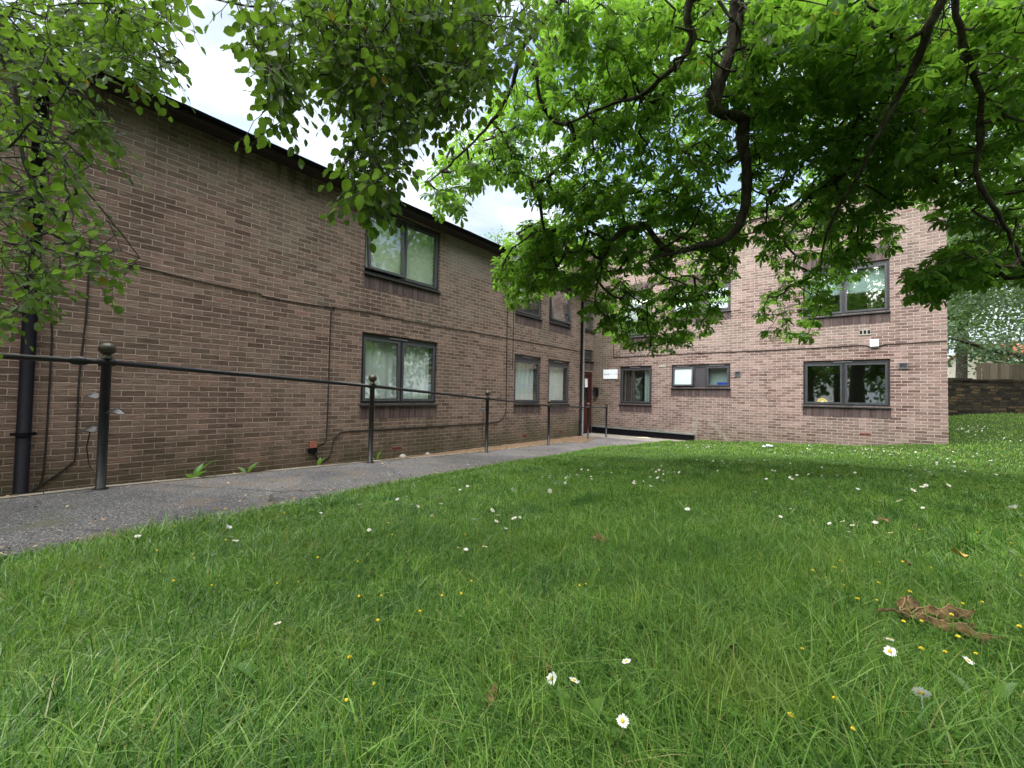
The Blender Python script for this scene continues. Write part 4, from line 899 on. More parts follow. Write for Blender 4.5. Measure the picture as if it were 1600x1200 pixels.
CT = thing('horse_chestnut_tree', (.15, -2.4, .78), 'horse chestnut tree overhanging from the right with hand-shaped leaves and dark crooked boughs', 'tree')
mb = MB()
tr = smooth_pts([(.15, -2.4, .6, .47), (.15, -2.4, .95, .37), (.14, -2.38, 2., .33), (.2, -2.3, 3.4, .32), (.3, -2.1, 5., .28), (.35, -2.0, 7.5, .18), (.3, -2., 9.5, .07)], .2)
mb.tube(tr[:, :3], list(tr[:, 3]), 16); mb.build('trunk', M['bark'], CT, True)
KD = 1.32
def G(*q): return [(*U(a, b, d * KD), r_ * d * KD / FPX) for a, b, d, r_ in q]
boughs = [
    [(.25, -2.1, 4.4, .15), (.2, -.9, 5.1, .13), (.25, .4, 5.2, .11)] + G((1180, -330, 2.7, 13), (1158, -60, 2.9, 11), (1150, 20, 3.0, 10), (1146, 60, 3.02, 9.5), (1137, 92, 3.05, 10), (1124, 126, 3.08, 10), (1116, 150, 3.1, 10.5), (1117, 170, 3.12, 9.5), (1130, 179, 3.14, 8.5), (1152, 180, 3.16, 8.5), (1163, 190, 3.18, 8.5), (1162, 210, 3.2, 8), (1161, 235, 3.22, 8.5), (1166, 262, 3.25, 8), (1167, 290, 3.28, 7.5), (1164, 318, 3.3, 7), (1156, 352, 3.32, 6.5), (1140, 370, 3.34, 6), (1120, 380, 3.36, 5.5), (1098, 384, 3.4, 4.8), (1075, 389, 3.45, 4), (1048, 396, 3.5, 3.2), (1016, 404, 3.55, 2.4)),
    [(.2, -2.1, 4.9, .12), (-.2, -.8, 5.4, .1)] + G((1120, -420, 2.2, 11), (1090, -160, 2.4, 7), (1079, 0, 2.6, 6), (1072, 30, 2.65, 5.6), (1082, 62, 2.7, 5.2), (1060, 96, 2.75, 4.4), (1032, 125, 2.8, 3.8), (1000, 150, 2.9, 3.), (944, 166, 3., 2.3), (880, 196, 3.1, 1.6)),
    [(.15, -2.1, 5.3, .1), (-.6, -.9, 5.6, .09)] + G((960, -300, 2.3, 8), (905, -90, 2.5, 5.4), (866, 11, 2.7, 4.6), (818, 70, 2.85, 3.9), (806, 110, 2.9, 3.3), (793, 150, 3., 2.8), (757, 202, 3.15, 2.2), (702, 258, 3.3, 1.6), (664, 290, 3.4, 1.1)),
    [(.35, -2.0, 4.7, .12), (.9, -.9, 5.1, .1)] + G((1540, -330, 2., 9), (1490, -80, 2.2, 6.5), (1474, 0, 2.3, 6), (1452, 40, 2.35, 6.2), (1444, 62, 2.4, 6.4), (1434, 96, 2.45, 6), (1420, 124, 2.5, 5), (1405, 146, 2.55, 4.6), (1374, 206, 2.62, 3.4), (1340, 275, 2.75, 2.4), (1300, 345, 3.0, 1.9), (1280, 420, 3.2, 1.4)),
    [(.4, -2.0, 4.2, .12), (1.3, -1., 4.4, .1)] + G((1520, -330, 1.9, 8), (1498, -80, 2.1, 5), (1492, 0, 2.2, 4.3), (1500, 45, 2.25, 4.4), (1510, 90, 2.3, 4.2), (1528, 135, 2.38, 4.3), (1534, 170, 2.42, 4), (1531, 233, 2.5, 3.8), (1526, 267, 2.55, 3.7), (1538, 300, 2.58, 3.4), (1552, 324, 2.6, 3.2), (1583, 376, 2.7, 2.6), (1610, 450, 2.8, 1.9)),
    [(.3, -2.0, 5.4, .09), (.5, -.6, 5.7, .07)] + G((1340, -260, 2.6, 8), (1358, 0, 2.8, 4.5), (1364, 36, 2.85, 4), (1396, 85, 2.9, 3.4), (1388, 150, 3., 3), (1340, 230, 3.1, 2.4), (1290, 290, 3.25, 2)),
    [(.3, -2.0, 5.8, .09), (.1, -.4, 6.1, .07)] + G((1250, -200, 3.4, 7), (1235, 20, 3.6, 4.5), (1262, 90, 3.7, 4), (1285, 160, 3.8, 3.2), (1240, 250, 4., 2.6), (1195, 330, 4.2, 2)),
    [(.4, -2.2, 4.9, .1), (1.8, -2., 5.5, .08), (3.2, -1.4, 5.6, .05), (4.4, -.6, 5.2, .03)],
    [(.1, -2.6, 5., .1), (-.4, -4., 5.8, .08), (-.6, -5.4, 5.9, .04)], [(.4, -2.6, 5.4, .1), (1.6, -4., 6.2, .07), (2.6, -5.2, 6.2, .04)],
]
seeds = []
for bg in boughs:
    q = smooth_pts(bg, .08); mb = MB(); q[:, 3] *= np.clip(1 + .10 * np.sin(np.arange(len(q)) * 1.1 + len(q)) + .08 * np.sin(np.arange(len(q)) * 2.7) + rng.normal(0, .07, len(q)), .7, 1.4); q[1:-1, :3] += rng.normal(0, .006, (len(q) - 2, 3))
    mb.tube(q[:, :3], list(q[:, 3]), 9); mb.build('bough', M['bark'], CT, True); seeds += [k[:3] for k in q[3:]]
seeds = np.array(seeds)[::2]
pA = [(850, 40), (1160, -10), (1185, 300), (1140, 430), (1115, 510), (1060, 545), (985, 540), (935, 512), (880, 455), (830, 450), (800, 425), (815, 385), (860, 330), (800, 270), (840, 190), (880, 120)]
pAt = [(830, -20), (1180, -20), (1185, 240), (1000, 280), (880, 250), (840, 150)]
pB = [(1150, -10), (1400, -10), (1420, 250), (1370, 330), (1345, 420), (1300, 460), (1265, 528), (1210, 534), (1190, 490), (1215, 425), (1185, 380), (1170, 260)]
pC = [(1400, -10), (1660, -10), (1660, 420), (1560, 415), (1500, 400), (1470, 330), (1440, 290), (1400, 290)]
pC2 = [(1410, 455), (1440, 415), (1480, 390), (1560, 400), (1660, 400), (1660, 440), (1560, 435), (1500, 440), (1450, 465)]
pD = [(680, 320), (655, 285), (700, 235), (745, 190), (790, 130), (860, 60), (870, 160), (820, 230), (790, 280), (740, 290), (715, 335)]
pE = [(780, 440), (785, 385), (830, 340), (870, 370), (880, 440), (830, 470), (800, 480)]
top = [(700, -20), (1700, -20), (2100, 300), (2200, -700), (800, -900), (560, -300)]
def crown_layer(poly, n_, near=1., half=.95):
    # the drooping outer skin of the crown: low fringe far out, upper part closer to the trunk
    xs_ = [q[0] for q in poly]; ys_ = [q[1] for q in poly]; out = np.zeros((0, 2))
    while len(out) < n_:
        q = np.stack([rng.uniform(min(xs_), max(xs_), n_ * 3), rng.uniform(min(ys_), max(ys_), n_ * 3)], 1); out = np.concatenate([out, q[in_poly(q[:, 0], q[:, 1], poly)]])
    out = out[:n_]; D = (np.interp(out[:, 1], [0, 150, 300, 420, 520], [3.9, 4.45, 5.15, 5.9, 6.6]) + rng.uniform(-half, half, n_)) * near
    return np.array([U(a, b, d) for (a, b), d in zip(out, D)])
def above(n_):
    # unseen upper crown above the view, near the trunk, added to shade leaves below
    a = rng.uniform(-.9, .9, n_) + math.atan2(CF[1], CF[0]) - .5; d = rng.uniform(.8, 4.2, n_); z = 1.3 + 1.12 * d + rng.uniform(.3, 3.2, n_)
    return np.stack([d * np.cos(a), d * np.sin(a), z], 1)
nodes = np.concatenate([crown_layer(pA, 500), crown_layer([q for q in pA if q[1] > 240], 540), crown_layer(pAt, 290), crown_layer(pB, 700), crown_layer(pC, 430, .86), crown_layer(pC2, 150, .72), crown_layer([(1330, 150), (1500, 190), (1490, 290), (1425, 330), (1385, 400), (1290, 440), (1280, 300)], 190), sample(pD, 130, 4., 5.3), crown_layer(pE, 115),
                        crown_layer([(1150, -15), (1420, -15), (1420, 220), (1165, 260)], 150), crown_layer([(1400, -15), (1670, -15), (1670, 330), (1480, 290)], 110, .86), sample(top, 130, 2.6, 4.6), above(160),
                        np.stack([rng.uniform(-2.5, 5, 170), rng.uniform(-6, 0, 170), rng.uniform(4.4, 8, 170)], 1)])
nodes = nodes[nodes[:, 2] > 1.9]
tw = MB(); dirs = grow(tw, seeds, nodes, .0042, .38, -.10)
rs = random.Random(21)
for bg in boughs[:7]:
    q = smooth_pts(bg, .1); acc = 0
    for k in range(4, len(q) - 1):
        if rs.random() > .62: continue
        p0 = Vector(q[k][:3]); tn = Vector(q[k + 1][:3] - q[k - 1][:3]).normalized(); d_ = (Vector((rs.gauss(0, 1), rs.gauss(0, 1), rs.gauss(-.5, .6))) + tn * .9).normalized(); L_ = rs.uniform(.08, .5); r0 = max(.0022, min(.006, q[k][3] * .35)); pts = [p0]
        for m in range(6): d_ = (d_ + Vector((rs.gauss(0, .22), rs.gauss(0, .22), rs.gauss(-.12, .15)))).normalized(); pts.append(pts[-1] + d_ * L_ / 6)
        tw.tube(pts, list(np.linspace(r0, .0016, 7)), 5, False)
tw.build('twigs', M['bark'], CT, True)
BOUGH_PX = []
for bg, w_ in ((boughs[0], 17), (boughs[1], 8), (boughs[3], 9), (boughs[4], 8)):
    q = smooth_pts(bg, .06)[:, :3] - CP; z_ = q @ CF; q, z_ = q[z_ > 1.2], z_[z_ > 1.2]; BOUGH_PX.append((800 + FPX * (q @ CR) / z_, 600 - FPX * (q @ CU) / z_, z_, w_))
V_, F_ = chestnut_foliage(nodes, dirs)
np_obj('crown', V_, F_, [], M['chestnut'], CT, True)

# common beech: drooping sprays of alternate oval leaves
def beech_leaf(seed):
    r_ = np.random.default_rng(seed); V_ = []; F_ = []; ts = np.linspace(0, 1, 8); cv = r_.uniform(.05, .3); tw_ = r_.normal(0, .25); bend = r_.normal(0, .06)
    for i_, t in enumerate(ts):
        w_ = .36 * (math.sin(PI * min(.985, max(.02, t * .97 + .015)) ** .88)) ** .75
        for e in (-1, -.5, 0, .5, 1):
            lx = e * w_ * (1 + .05 * ((i_ % 2) * 2 - 1) * abs(e)); V_.append((lx + bend * math.sin(t * PI), t, .22 * abs(lx) - cv * t * t * .6 + tw_ * lx * t + .018 * ((i_ % 2) * 2 - 1) * (abs(e) > .7)))
    for i_ in range(7):
        for e in range(4): p_ = i_ * 5 + e; F_.append((p_, p_ + 1, p_ + 6, p_ + 5))
    b0 = len(V_); V_ += [(-.012, 0, 0), (.012, 0, 0), (.012, -.16, 0), (-.012, -.16, 0)]; F_.append((b0, b0 + 1, b0 + 2, b0 + 3))
    return np.array(V_), np.array(F_)
BE = [beech_leaf(k) for k in range(6)]
def beech_sprays(mb, anchors, droop, length, leafsize, rmin=.0016):
    pos, fw, up, sc = [], [], [], []; roots = []
    for q in anchors:
        az = rng.uniform(0, 2 * PI); dz = rng.uniform(*droop); d_ = np.array([math.cos(az), math.sin(az), 0]); L_ = rng.uniform(*length); n_ = max(5, int(L_ / .03))
        pr = np.array([-math.sin(az), math.cos(az), 0]) * math.cos(rng.normal(0, .5)) + np.array([0, 0, math.sin(rng.normal(0, .3))]); pts = []
        start = q - d_ * L_ * .5 * .7 + np.array([0, 0, -dz * L_ * .35])
        for k in range(n_ + 1):
            t = k / n_; pts.append(start + d_ * L_ * t * .8 + np.array([0, 0, dz * L_ * (t + .35 * t * t)]) + pr * (.012 * (k % 2)))
        pts = np.array(pts); mb.tube(pts, list(np.linspace(rmin * 1.5, rmin * .6, n_ + 1)), 4, False); roots.append(pts[0])
        for k in range(1, n_ + 1):
            tn = pts[k] - pts[k - 1]; tn /= np.linalg.norm(tn) + 1e-9; sd = 1 if k % 2 else -1
            f_ = tn * .75 + pr * sd * .85 + np.array([0, 0, rng.uniform(-.45, .05)]) + rng.normal(0, .15, 3)
            if k == n_: f_ = tn + rng.normal(0, .15, 3)
            f_ /= np.linalg.norm(f_); s_ = rng.uniform(*leafsize) * (.75 + .25 * math.sin(PI * k / (n_ + 1))); pos.append(pts[k] + f_ * s_ * .12); fw.append(f_)
            nrm = np.cross(tn, pr); nrm = nrm if nrm[2] > 0 else -nrm; up.append(nrm + np.array([0, 0, .35]) + rng.normal(0, .45, 3)); sc.append(s_)
    pos, fw, up, sc = map(np.array, (pos, fw, up, sc)); X = unit(np.cross(fw, up)); Z = np.cross(X, fw); tp = rng.integers(0, len(BE), len(pos)); parts = []
    for k in range(len(BE)):
        m_ = tp == k; parts.append(inst(*BE[k], pos[m_], X[m_], fw[m_], Z[m_], sc[m_]))
    return np.array(roots), cat(parts)
BT = thing('beech_tree', (-2.1, -2.6, .55), 'beech tree hanging over the path from the left with oval leaves on drooping sprays', 'tree')
mb = MB(); tr = smooth_pts([(-2.1, -2.6, .35, .42), (-2.1, -2.6, .8, .32), (-2.1, -2.55, 2.2, .28), (-2.05, -2.5, 4., .26), (-2., -2.4, 6.5, .18), (-2., -2.4, 9., .06)], .2)
mb.tube(tr[:, :3], list(tr[:, 3]), 16); mb.build('trunk', M['barkgrey'], BT, True)
bb = [
    [(-2.05, -2.4, 3.6, .1), (-2.3, -1.6, 4.0, .07)] + G((-60, -360, 1.9, 14), (-40, -160, 1.9, 9), (-10, 0, 1.9, 5), (20, 120, 1.95, 3.5), (40, 260, 2., 2.6), (90, 340, 2.1, 1.8), (150, 400, 2.2, 1.2)),
    [(-2.05, -2.4, 4.1, .1), (-2.0, -1.4, 4.5, .07)] + G((130, -300, 1.9, 10), (165, -80, 1.9, 5), (170, 40, 1.95, 3.2), (215, 95, 2., 2.2), (270, 130, 2.05, 1.5)),
    [(-2., -2.4, 4.5, .11), (-1.7, -1.3, 4.8, .09), (-1.5, -.4, 4.6, .07)] + G((560, -320, 1.7, 12), (560, -90, 1.7, 7), (540, 40, 1.75, 4.5), (545, 130, 1.75, 3.4), (570, 210, 1.8, 2.4), (585, 290, 1.8, 1.4)),
    [(-2., -2.4, 4.8, .1), (-1.4, -1.2, 5., .08)] + G((740, -280, 1.8, 10), (720, -60, 1.9, 5), (700, 60, 2., 3.5), (660, 150, 2., 2.4), (625, 230, 2.05, 1.5)),
    [(-2., -2.4, 4.3, .09), (-1.8, -1.2, 4.5, .07)] + G((400, -300, 1.7, 9), (410, -70, 1.7, 5), (430, 40, 1.7, 3.2), (440, 120, 1.75, 2.), (445, 190, 1.8, 1.2)),
    [(-2.2, -2.6, 4.2, .1), (-3.2, -2.8, 4.8, .07), (-4.2, -2.2, 4.6, .04)], [(-2.1, -2.8, 4.6, .1), (-2.4, -4.2, 5.4, .06), (-2.2, -5.4, 5.4, .03)], [(-2.3, -2.5, 3.8, .08), (-3.4, -1.6, 4., .06), (-4.6, -.6, 3.6, .03)],
]
bseeds = []
for bg in bb:
    q = smooth_pts(bg, .06); mb = MB(); mb.tube(q[:, :3], list(q[:, 3]), 8); mb.build('bough', M['barkgrey'], BT, True); bseeds += [k[:3] for k in q[3:]]
bseeds = np.array(bseeds)[::2]
qA = [(-120, -40), (60, -20), (120, 60), (130, 150), (135, 240), (135, 310), (180, 365), (208, 425), (140, 440), (70, 470), (20, 500), (-120, 500)]
qA2 = [(60, -20), (300, -20), (270, 60), (300, 110), (230, 140), (200, 100), (130, 110), (100, 60)]
qA3 = [(120, 150), (175, 190), (170, 215), (120, 200)]
qB = [(365, -20), (560, -20), (850, -20), (835, 60), (790, 115), (745, 165), (705, 195), (655, 215), (625, 250), (595, 300), (560, 290), (545, 240), (555, 180), (500, 130), (455, 130), (420, 90)]
qB1 = [(470, -20), (760, -20), (740, 120), (640, 190), (560, 170), (500, 100)]
qB2 = [(390, 40), (440, 60), (470, 150), (440, 190), (420, 120)]
qB3 = [(560, 260), (640, 255), (610, 300), (575, 312), (545, 285)]
qT = [(-300, -60), (820, -60), (800, -600), (-500, -600)]  # unseen sprays above the view, thickened to darken the leaves below
anch = np.concatenate([sample(qA, 360, 1.8, 3.3), sample(qA2, 150, 1.9, 3.), sample(qA3, 22, 2., 2.6), sample(qB, 430, 1.7, 3.2), sample(qB1, 500, 1.8, 3.4), sample(qB2, 40, 1.6, 2.1), sample(qB3, 28, 1.6, 2.2), sample(qT, 400, 1.6, 3.6),
                       np.stack([rng.uniform(-5, -.4, 160), rng.uniform(-5.5, -.8, 160), rng.uniform(3.8, 7., 160)], 1)])
q = np.stack([rng.uniform(-6, -.2, 700), rng.uniform(-5, 1.2, 700), rng.uniform(3.6, 7.2, 700)], 1); dz = (q - CP) @ CF  # more unseen sprays outside the view, added to shade the lower left lawn
anch = np.concatenate([anch, q[(dz < .2) | ((q[:, 2] - 1.3) > 1.12 * dz + .35)][:380]])
tw = MB(); roots, (V_, F_) = beech_sprays(tw, anch, (-1., -.15), (.16, .30), (.036, .064))
grow(tw, bseeds, roots, .0019, .4, .08)
tw.build('twigs', M['barkgrey'], BT, True); np_obj('crown', V_, F_, [], M['beech'], BT, True)

# trees standing farther off
def far_tree(name, label, at, h, cr, clumps, per, leaf, mat, trunk_r=.25, low=.35, limbs=(), flat=.8, group=None, seed=1, spread=.55):
    r_ = np.random.default_rng(seed); x, y = at; z0 = float(ground_z(x, y)); T = thing(name, (x, y, z0), label, 'tree', group)
    mb = MB(); q = smooth_pts([(x, y, z0 - .2, trunk_r * 1.35), (x, y, z0 + .4, trunk_r), (x + .1, y, z0 + h * .4, trunk_r * .75), (x - .1, y + .1, z0 + h * .7, trunk_r * .4), (x, y, z0 + h * .93, trunk_r * .12)], .4); mb.tube(q[:, :3], list(q[:, 3]), 10)
    cz = z0 + h * (low + 1) / 2; rz = h * (1 - low) / 2; cen = []
    while len(cen) < clumps:
        v = r_.normal(0, 1, 3); v /= np.linalg.norm(v); rr = r_.uniform(.35, 1.) ** .6; lump = 1 + .18 * math.sin(v[0] * 5 + seed) + .15 * math.sin(v[2] * 7 + v[1] * 4)
        cen.append((x + v[0] * cr * rr * lump, y + v[1] * cr * rr * lump, cz + v[2] * rz * rr * lump))
    cen = np.array(cen)
    for k in range(0, clumps, max(1, clumps // 26)):
        c = cen[k]; s0 = np.array([x, y, z0 + h * r_.uniform(.25, .6)]); s1 = (s0 + c) / 2 + np.array([0, 0, .06 * h]); g_ = smooth_pts([(*s0, trunk_r * .3), (*s1, trunk_r * .16), (*c, .015)], .6); mb.tube(g_[:, :3], list(g_[:, 3]), 5, False)
    for lb in limbs: g_ = smooth_pts(lb, .25); mb.tube(g_[:, :3], list(g_[:, 3]), 7); cen = np.concatenate([cen, g_[len(g_) // 3:, :3] + r_.normal(0, .35, (len(g_) - len(g_) // 3, 3))])
    mb.build('trunk', M['bark'], T, True)
    pos = (cen[:, None, :] + r_.normal(0, 1, (len(cen), per, 3)) * np.array([spread, spread, spread * .6]) * r_.uniform(.5, 1.3, (len(cen), 1, 1))).reshape(-1, 3); n_ = len(pos)
    f_ = unit(r_.normal(0, 1, (n_, 3)) + np.array([0, 0, -.5])); u_ = np.array([0, 0, 1.]) + r_.normal(0, .6, (n_, 3)); X = unit(np.cross(f_, u_)); Z = np.cross(X, f_)
    tv = [(0, 0, 0), (.33, .35, .1), (.3, .75, .06), (0, 1, -.12), (-.3, .75, .06), (-.33, .35, .1), (0, .5, -.02)]; tf = [(0, 1, 2, 6), (6, 2, 3, 4), (0, 6, 4, 5)]
    V_, F_ = inst(tv, tf, pos, X, f_, Z, r_.uniform(.7, 1.3, n_) * leaf); np_obj('crown', V_, F_, [], mat, T, True)
    return T
p_ = U(1600, 600, 19); lim = [(*U(1700, 545, 19.2), .14), (*U(1605, 556, 18.9), .12), (*U(1560, 549, 18.8), .10), (*U(1520, 538, 18.7), .075), (*U(1480, 528, 18.6), .05), (*U(1430, 525, 18.6), .02)]
far_tree('lime_tree', 'grey-green tree with a long level limb beyond the stone wall', U(1690, 600, 20)[:2], 15, 6.6, 300, 75, .16, M['farleaf'], .35, .2, [lim], seed=3, spread=.8)
far_tree('lime_tree', 'pale green tree behind the right end of the brick building', U(1500, 500, 31)[:2], 17, 6.0, 300, 70, .2, M['farleaf2'], .35, .22, seed=5, spread=.9)
far_tree('birch_tree', 'light feathery tree rising behind the low roof near the corner', U(800, 600, 34)[:2], 15.2, 3.4, 90, 55, .17, M['farleaf2'], .2, .35, seed=9, spread=.75)
far_tree('oak_tree', 'broad dark tree past the far end of the stone wall', U(1760, 600, 30)[:2], 16, 6.5, 170, 50, .22, M['farleaf'], .4, .1, seed=12, spread=1.)
# the trees across the lawn that the windows mirror
for k, (x, y, h_, c_) in enumerate([(13, 18, 19, 7.), (11.5, 5, 16, 6.), (19, 30, 20, 7.5), (9, -8, 16, 6.), (-1, -14, 16, 6.5), (-8, -16, 15, 6.)]):
    far_tree('garden_tree', 'leafy garden tree outside the view, mirrored in the window glass', (x, y), h_, c_, 330, 34, .34, M['farleaf2'] if k % 2 == 0 else M['farleaf'], .35, .02, seed=20 + k, spread=.9, group='trees around the garden')

# stone wall, boarded fence and the house beyond
wd = np.array([.772, .635, 0]) / np.linalg.norm([.772, .635]); wn_ = np.array([-wd[1], wd[0], 0])
w0 = U(1550, 649, 16.5); w0[2] = 0
SW = thing('stone_wall', (w0[0], w0[1], .9), 'dark rubble stone boundary wall behind the lawn on the right', 'wall')
def wallbox(mb, s0, s1, t0, t1, z0, z1):
    vs = [tuple(w0 + wd * s_ + wn_ * t_ + np.array([0, 0, z_])) for z_ in (z0, z1) for s_, t_ in ((s0, t0), (s1, t0), (s1, t1), (s0, t1))]
    mb.add(vs, [(3, 2, 1, 0), (4, 5, 6, 7), (0, 1, 5, 4), (1, 2, 6, 5), (2, 3, 7, 6), (3, 0, 4, 7)])
mb = MB(); wallbox(mb, -9, 13, 0, .4, .2, 2.28); mb.build('wall_face', M['stone'], SW)
mb = MB(); s_ = -9.
while s_ < 13: L_ = random.uniform(.35, .7); wallbox(mb, s_, s_ + L_ - .015, -.04, .44, 2.282, 2.36 + random.uniform(-.02, .03)); s_ += L_
mb.build('coping', M['stone'], SW)
FE = thing('board_fence', tuple(w0 + wn_ * .7 + np.array([0, 0, .9])), 'weathered close-board fence standing above the stone wall', 'fence')
mb = MB(); s_ = .35
while s_ < 12: L_ = random.uniform(.13, .2); wallbox(mb, s_, s_ + L_ - .008, .62 + random.uniform(-.01, .01), .645, .9, 3.06 + random.uniform(-.05, .03)); s_ += L_ + (0.06 if random.random() < .12 else 0)
mb.build('boards', M['boards'], FE)
for s_ in np.arange(.25, 12, 2.4):
    mb = MB(); wallbox(mb, s_, s_ + .1, .66, .76, .8, 3.0); mb.build('post', M['boards'], FE)
for z_ in (2.3, 2.85):
    mb = MB(); wallbox(mb, .35, 12, .648, .69, z_, z_ + .08); mb.build('rail', M['boards'], FE)
HS = thing('rendered_house', tuple(U(1600, 560, 34) * [1, 1, 0] + np.array([0, 0, .9])), 'pale rendered house with an orange tiled roof beyond the fence', 'house')
h0 = U(1572, 600, 33); h0[2] = 0
def hb(s_, t_, z_): return tuple(h0 + wd * s_ + wn_ * t_ + np.array([0, 0, z_]))
mb = MB(); mb.add([hb(0, 0, .5), hb(0, 0, 5.15), hb(0, 2.2, 6.45), hb(0, 4.4, 5.15), hb(0, 4.4, .5), hb(11, 0, .5), hb(11, 0, 5.15), hb(11, 2.2, 6.45), hb(11, 4.4, 5.15), hb(11, 4.4, .5)], [(4, 3, 2, 1, 0), (5, 6, 7, 8, 9), (0, 1, 6, 5), (9, 8, 3, 4)]); mb.build('wall', M['render'], HS)
mb = MB()
for t0, t1 in ((-.3, 2.2), (4.7, 2.2)):
    mb.add([hb(-.2, t0, 5.0), hb(11.2, t0, 5.0), hb(11.2, t1, 6.5), hb(-.2, t1, 6.5), hb(-.2, t0, 5.1), hb(11.2, t0, 5.1), hb(11.2, t1, 6.6), hb(-.2, t1, 6.6)], [(3, 2, 1, 0), (4, 5, 6, 7), (0, 1, 5, 4), (2, 3, 7, 6), (3, 0, 4, 7), (1, 2, 6, 5)])
mb.build('roof', M['orangetile'], HS)
mb = MB(); mb.add([hb(-.2, -.34, 4.85), hb(11.2, -.34, 4.85), hb(11.2, -.34, 5.08), hb(-.2, -.34, 5.08), hb(-.2, -.31, 4.85), hb(11.2, -.31, 4.85), hb(11.2, -.31, 5.08), hb(-.2, -.31, 5.08)], [(0, 1, 2, 3), (7, 6, 5, 4), (3, 2, 6, 7), (0, 4, 5, 1)]); mb.build('fascia', M['white'], HS)

# ------------------------------------------------------------------ grass
def on_lawn(X, Y, m=.0):
    ok = (X > PR(Y) - .02 + m + .03 * np.sin(Y * 5.1) + .02 * np.sin(Y * 12.3 + 1)) & ~((X > -7.6) & (X < 1.72) & (Y > 13.86)) & (Y < 13.86 + 1e3)
    q = (X - w0[0]) * wn_[0] + (Y - w0[1]) * wn_[1]
    return ok & (q < -.02)
def polar(n_, r0, r1, p_, half=1.25):
    # density falls as r^-p
    k = 2 - p_; uq = rng.random(n_); r_ = (r0 ** k + uq * (r1 ** k - r0 ** k)) ** (1 / k); a = rng.uniform(-half, half, n_) + math.atan2(CF[1], CF[0])
    return r_ * np.cos(a), r_ * np.sin(a), r_
def blades(name, X, Y, r_, hmin, hmax, wid, mat, lean=.6):
    n_ = len(X); Z = ground_z(X, Y) - .004
    clump = .5 + .5 * np.sin(X * 2.3 + 1.3 * np.sin(Y * 1.9)) * np.sin(Y * 2.7 + 1.1 * np.sin(X * 2.2)); edge = sstep(0., .35, X - PR(Y)) * .5 + .5
    h = (hmin + (hmax - hmin) * rng.beta(2, 2.4, n_)) * (.75 + .5 * clump) * edge
    w_ = wid * rng.uniform(.6, 1.35, n_) * np.maximum(1, r_ / 2.0) ** .72
    az = rng.uniform(0, 2 * PI, n_) + .8 * np.sin(X * 1.3 + Y * .9); ln = np.abs(rng.normal(0, lean, n_)) + .08; tw_ = az + PI / 2 + rng.normal(0, .5, n_)
    d_ = np.stack([np.cos(az), np.sin(az), np.zeros(n_)], 1); s_ = np.stack([np.cos(tw_), np.sin(tw_), np.zeros(n_)], 1)
    P0 = np.stack([X, Y, Z], 1); V_ = np.zeros((n_, 7, 3), np.float32)
    for i_, (t, wf) in enumerate(((0, .8), (.4, 1.), (.75, .7), (1., 0))):
        c = P0 + d_ * (h * ln * (t ** 1.7))[:, None] + np.array([0, 0, 1.]) * (h * (t - .28 * np.minimum(ln, 1.6) * t ** 2.4))[:, None]
        if i_ < 3: V_[:, 2 * i_] = c - s_ * (w_ * wf * .5)[:, None]; V_[:, 2 * i_ + 1] = c + s_ * (w_ * wf * .5)[:, None]
        else: V_[:, 6] = c
    b = (np.arange(n_) * 7)[:, None]; q = np.concatenate([b + np.array([[0, 1, 3, 2]]), b + np.array([[2, 3, 5, 4]])]); t_ = b + np.array([[4, 5, 6]])
    return V_.reshape(-1, 3), q, t_
parts = []
def add_zone(n_, r0, r1, p_, hm, hM, w_, half=1.25, lean=.6):
    X, Y, r_ = polar(n_, r0, r1, p_, half); m_ = on_lawn(X, Y); parts.append(blades('g', X[m_], Y[m_], r_[m_], hm, hM, w_, None, lean))
add_zone(210000, .3, 2.4, .35, .025, .085, .0019, 1.3, 1.15)
add_zone(15000, .3, 2.4, .4, .07, .13, .0022, 1.3, .8)
add_zone(15000, .3, 3.0, .4, .04, .085, .0038, 1.3, 1.4)
add_zone(380000, 2.4, 9., 1.6, .025, .07, .0021, 1.15, 1.)
add_zone(150000, 9., 30., 1.9, .03, .07, .0028, 1.05, .7)
Yq = rng.uniform(-1, 12.6, 9000); Xq = PR(Yq) + .03 * np.sin(Yq * 5.1) + .02 * np.sin(Yq * 12.3 + 1) + rng.uniform(-.03, .1, 9000)
v_ = blades('g', Xq, Yq, np.hypot(Xq, Yq), .07, .13, .0028, None, 1.2); parts.append(v_)
for _ in range(260):
    tx, ty, tr_ = polar(1, .6, 6., 1., 1.1)
    if not on_lawn(tx, ty, .1)[0]: continue
    m = int(rng.uniform(25, 70)); Xt = tx[0] + rng.normal(0, .035, m); Yt = ty[0] + rng.normal(0, .035, m); parts.append(blades('g', Xt, Yt, np.full(m, tr_[0]), .07, .14, .0023, None, .9))
# a side strip so that the ground is not bare just outside the frame
X = rng.uniform(-3.4, 4, 16000); Y = rng.uniform(-3, .5, 16000); m_ = on_lawn(X, Y); parts.append(blades('g', X[m_], Y[m_], np.full(m_.sum(), 2.5), .035, .09, .004, None, .7))
Vs, Qs, Ts, k = [], [], [], 0
for V_, q, t_ in parts: Vs.append(V_); Qs.append(q + k); Ts.append(t_ + k); k += len(V_)
tag(np_obj('grass', np.concatenate(Vs), np.concatenate(Qs), np.concatenate(Ts), M['grass']), 'short unmown green grass covering the lawn', 'grass', kind='stuff')

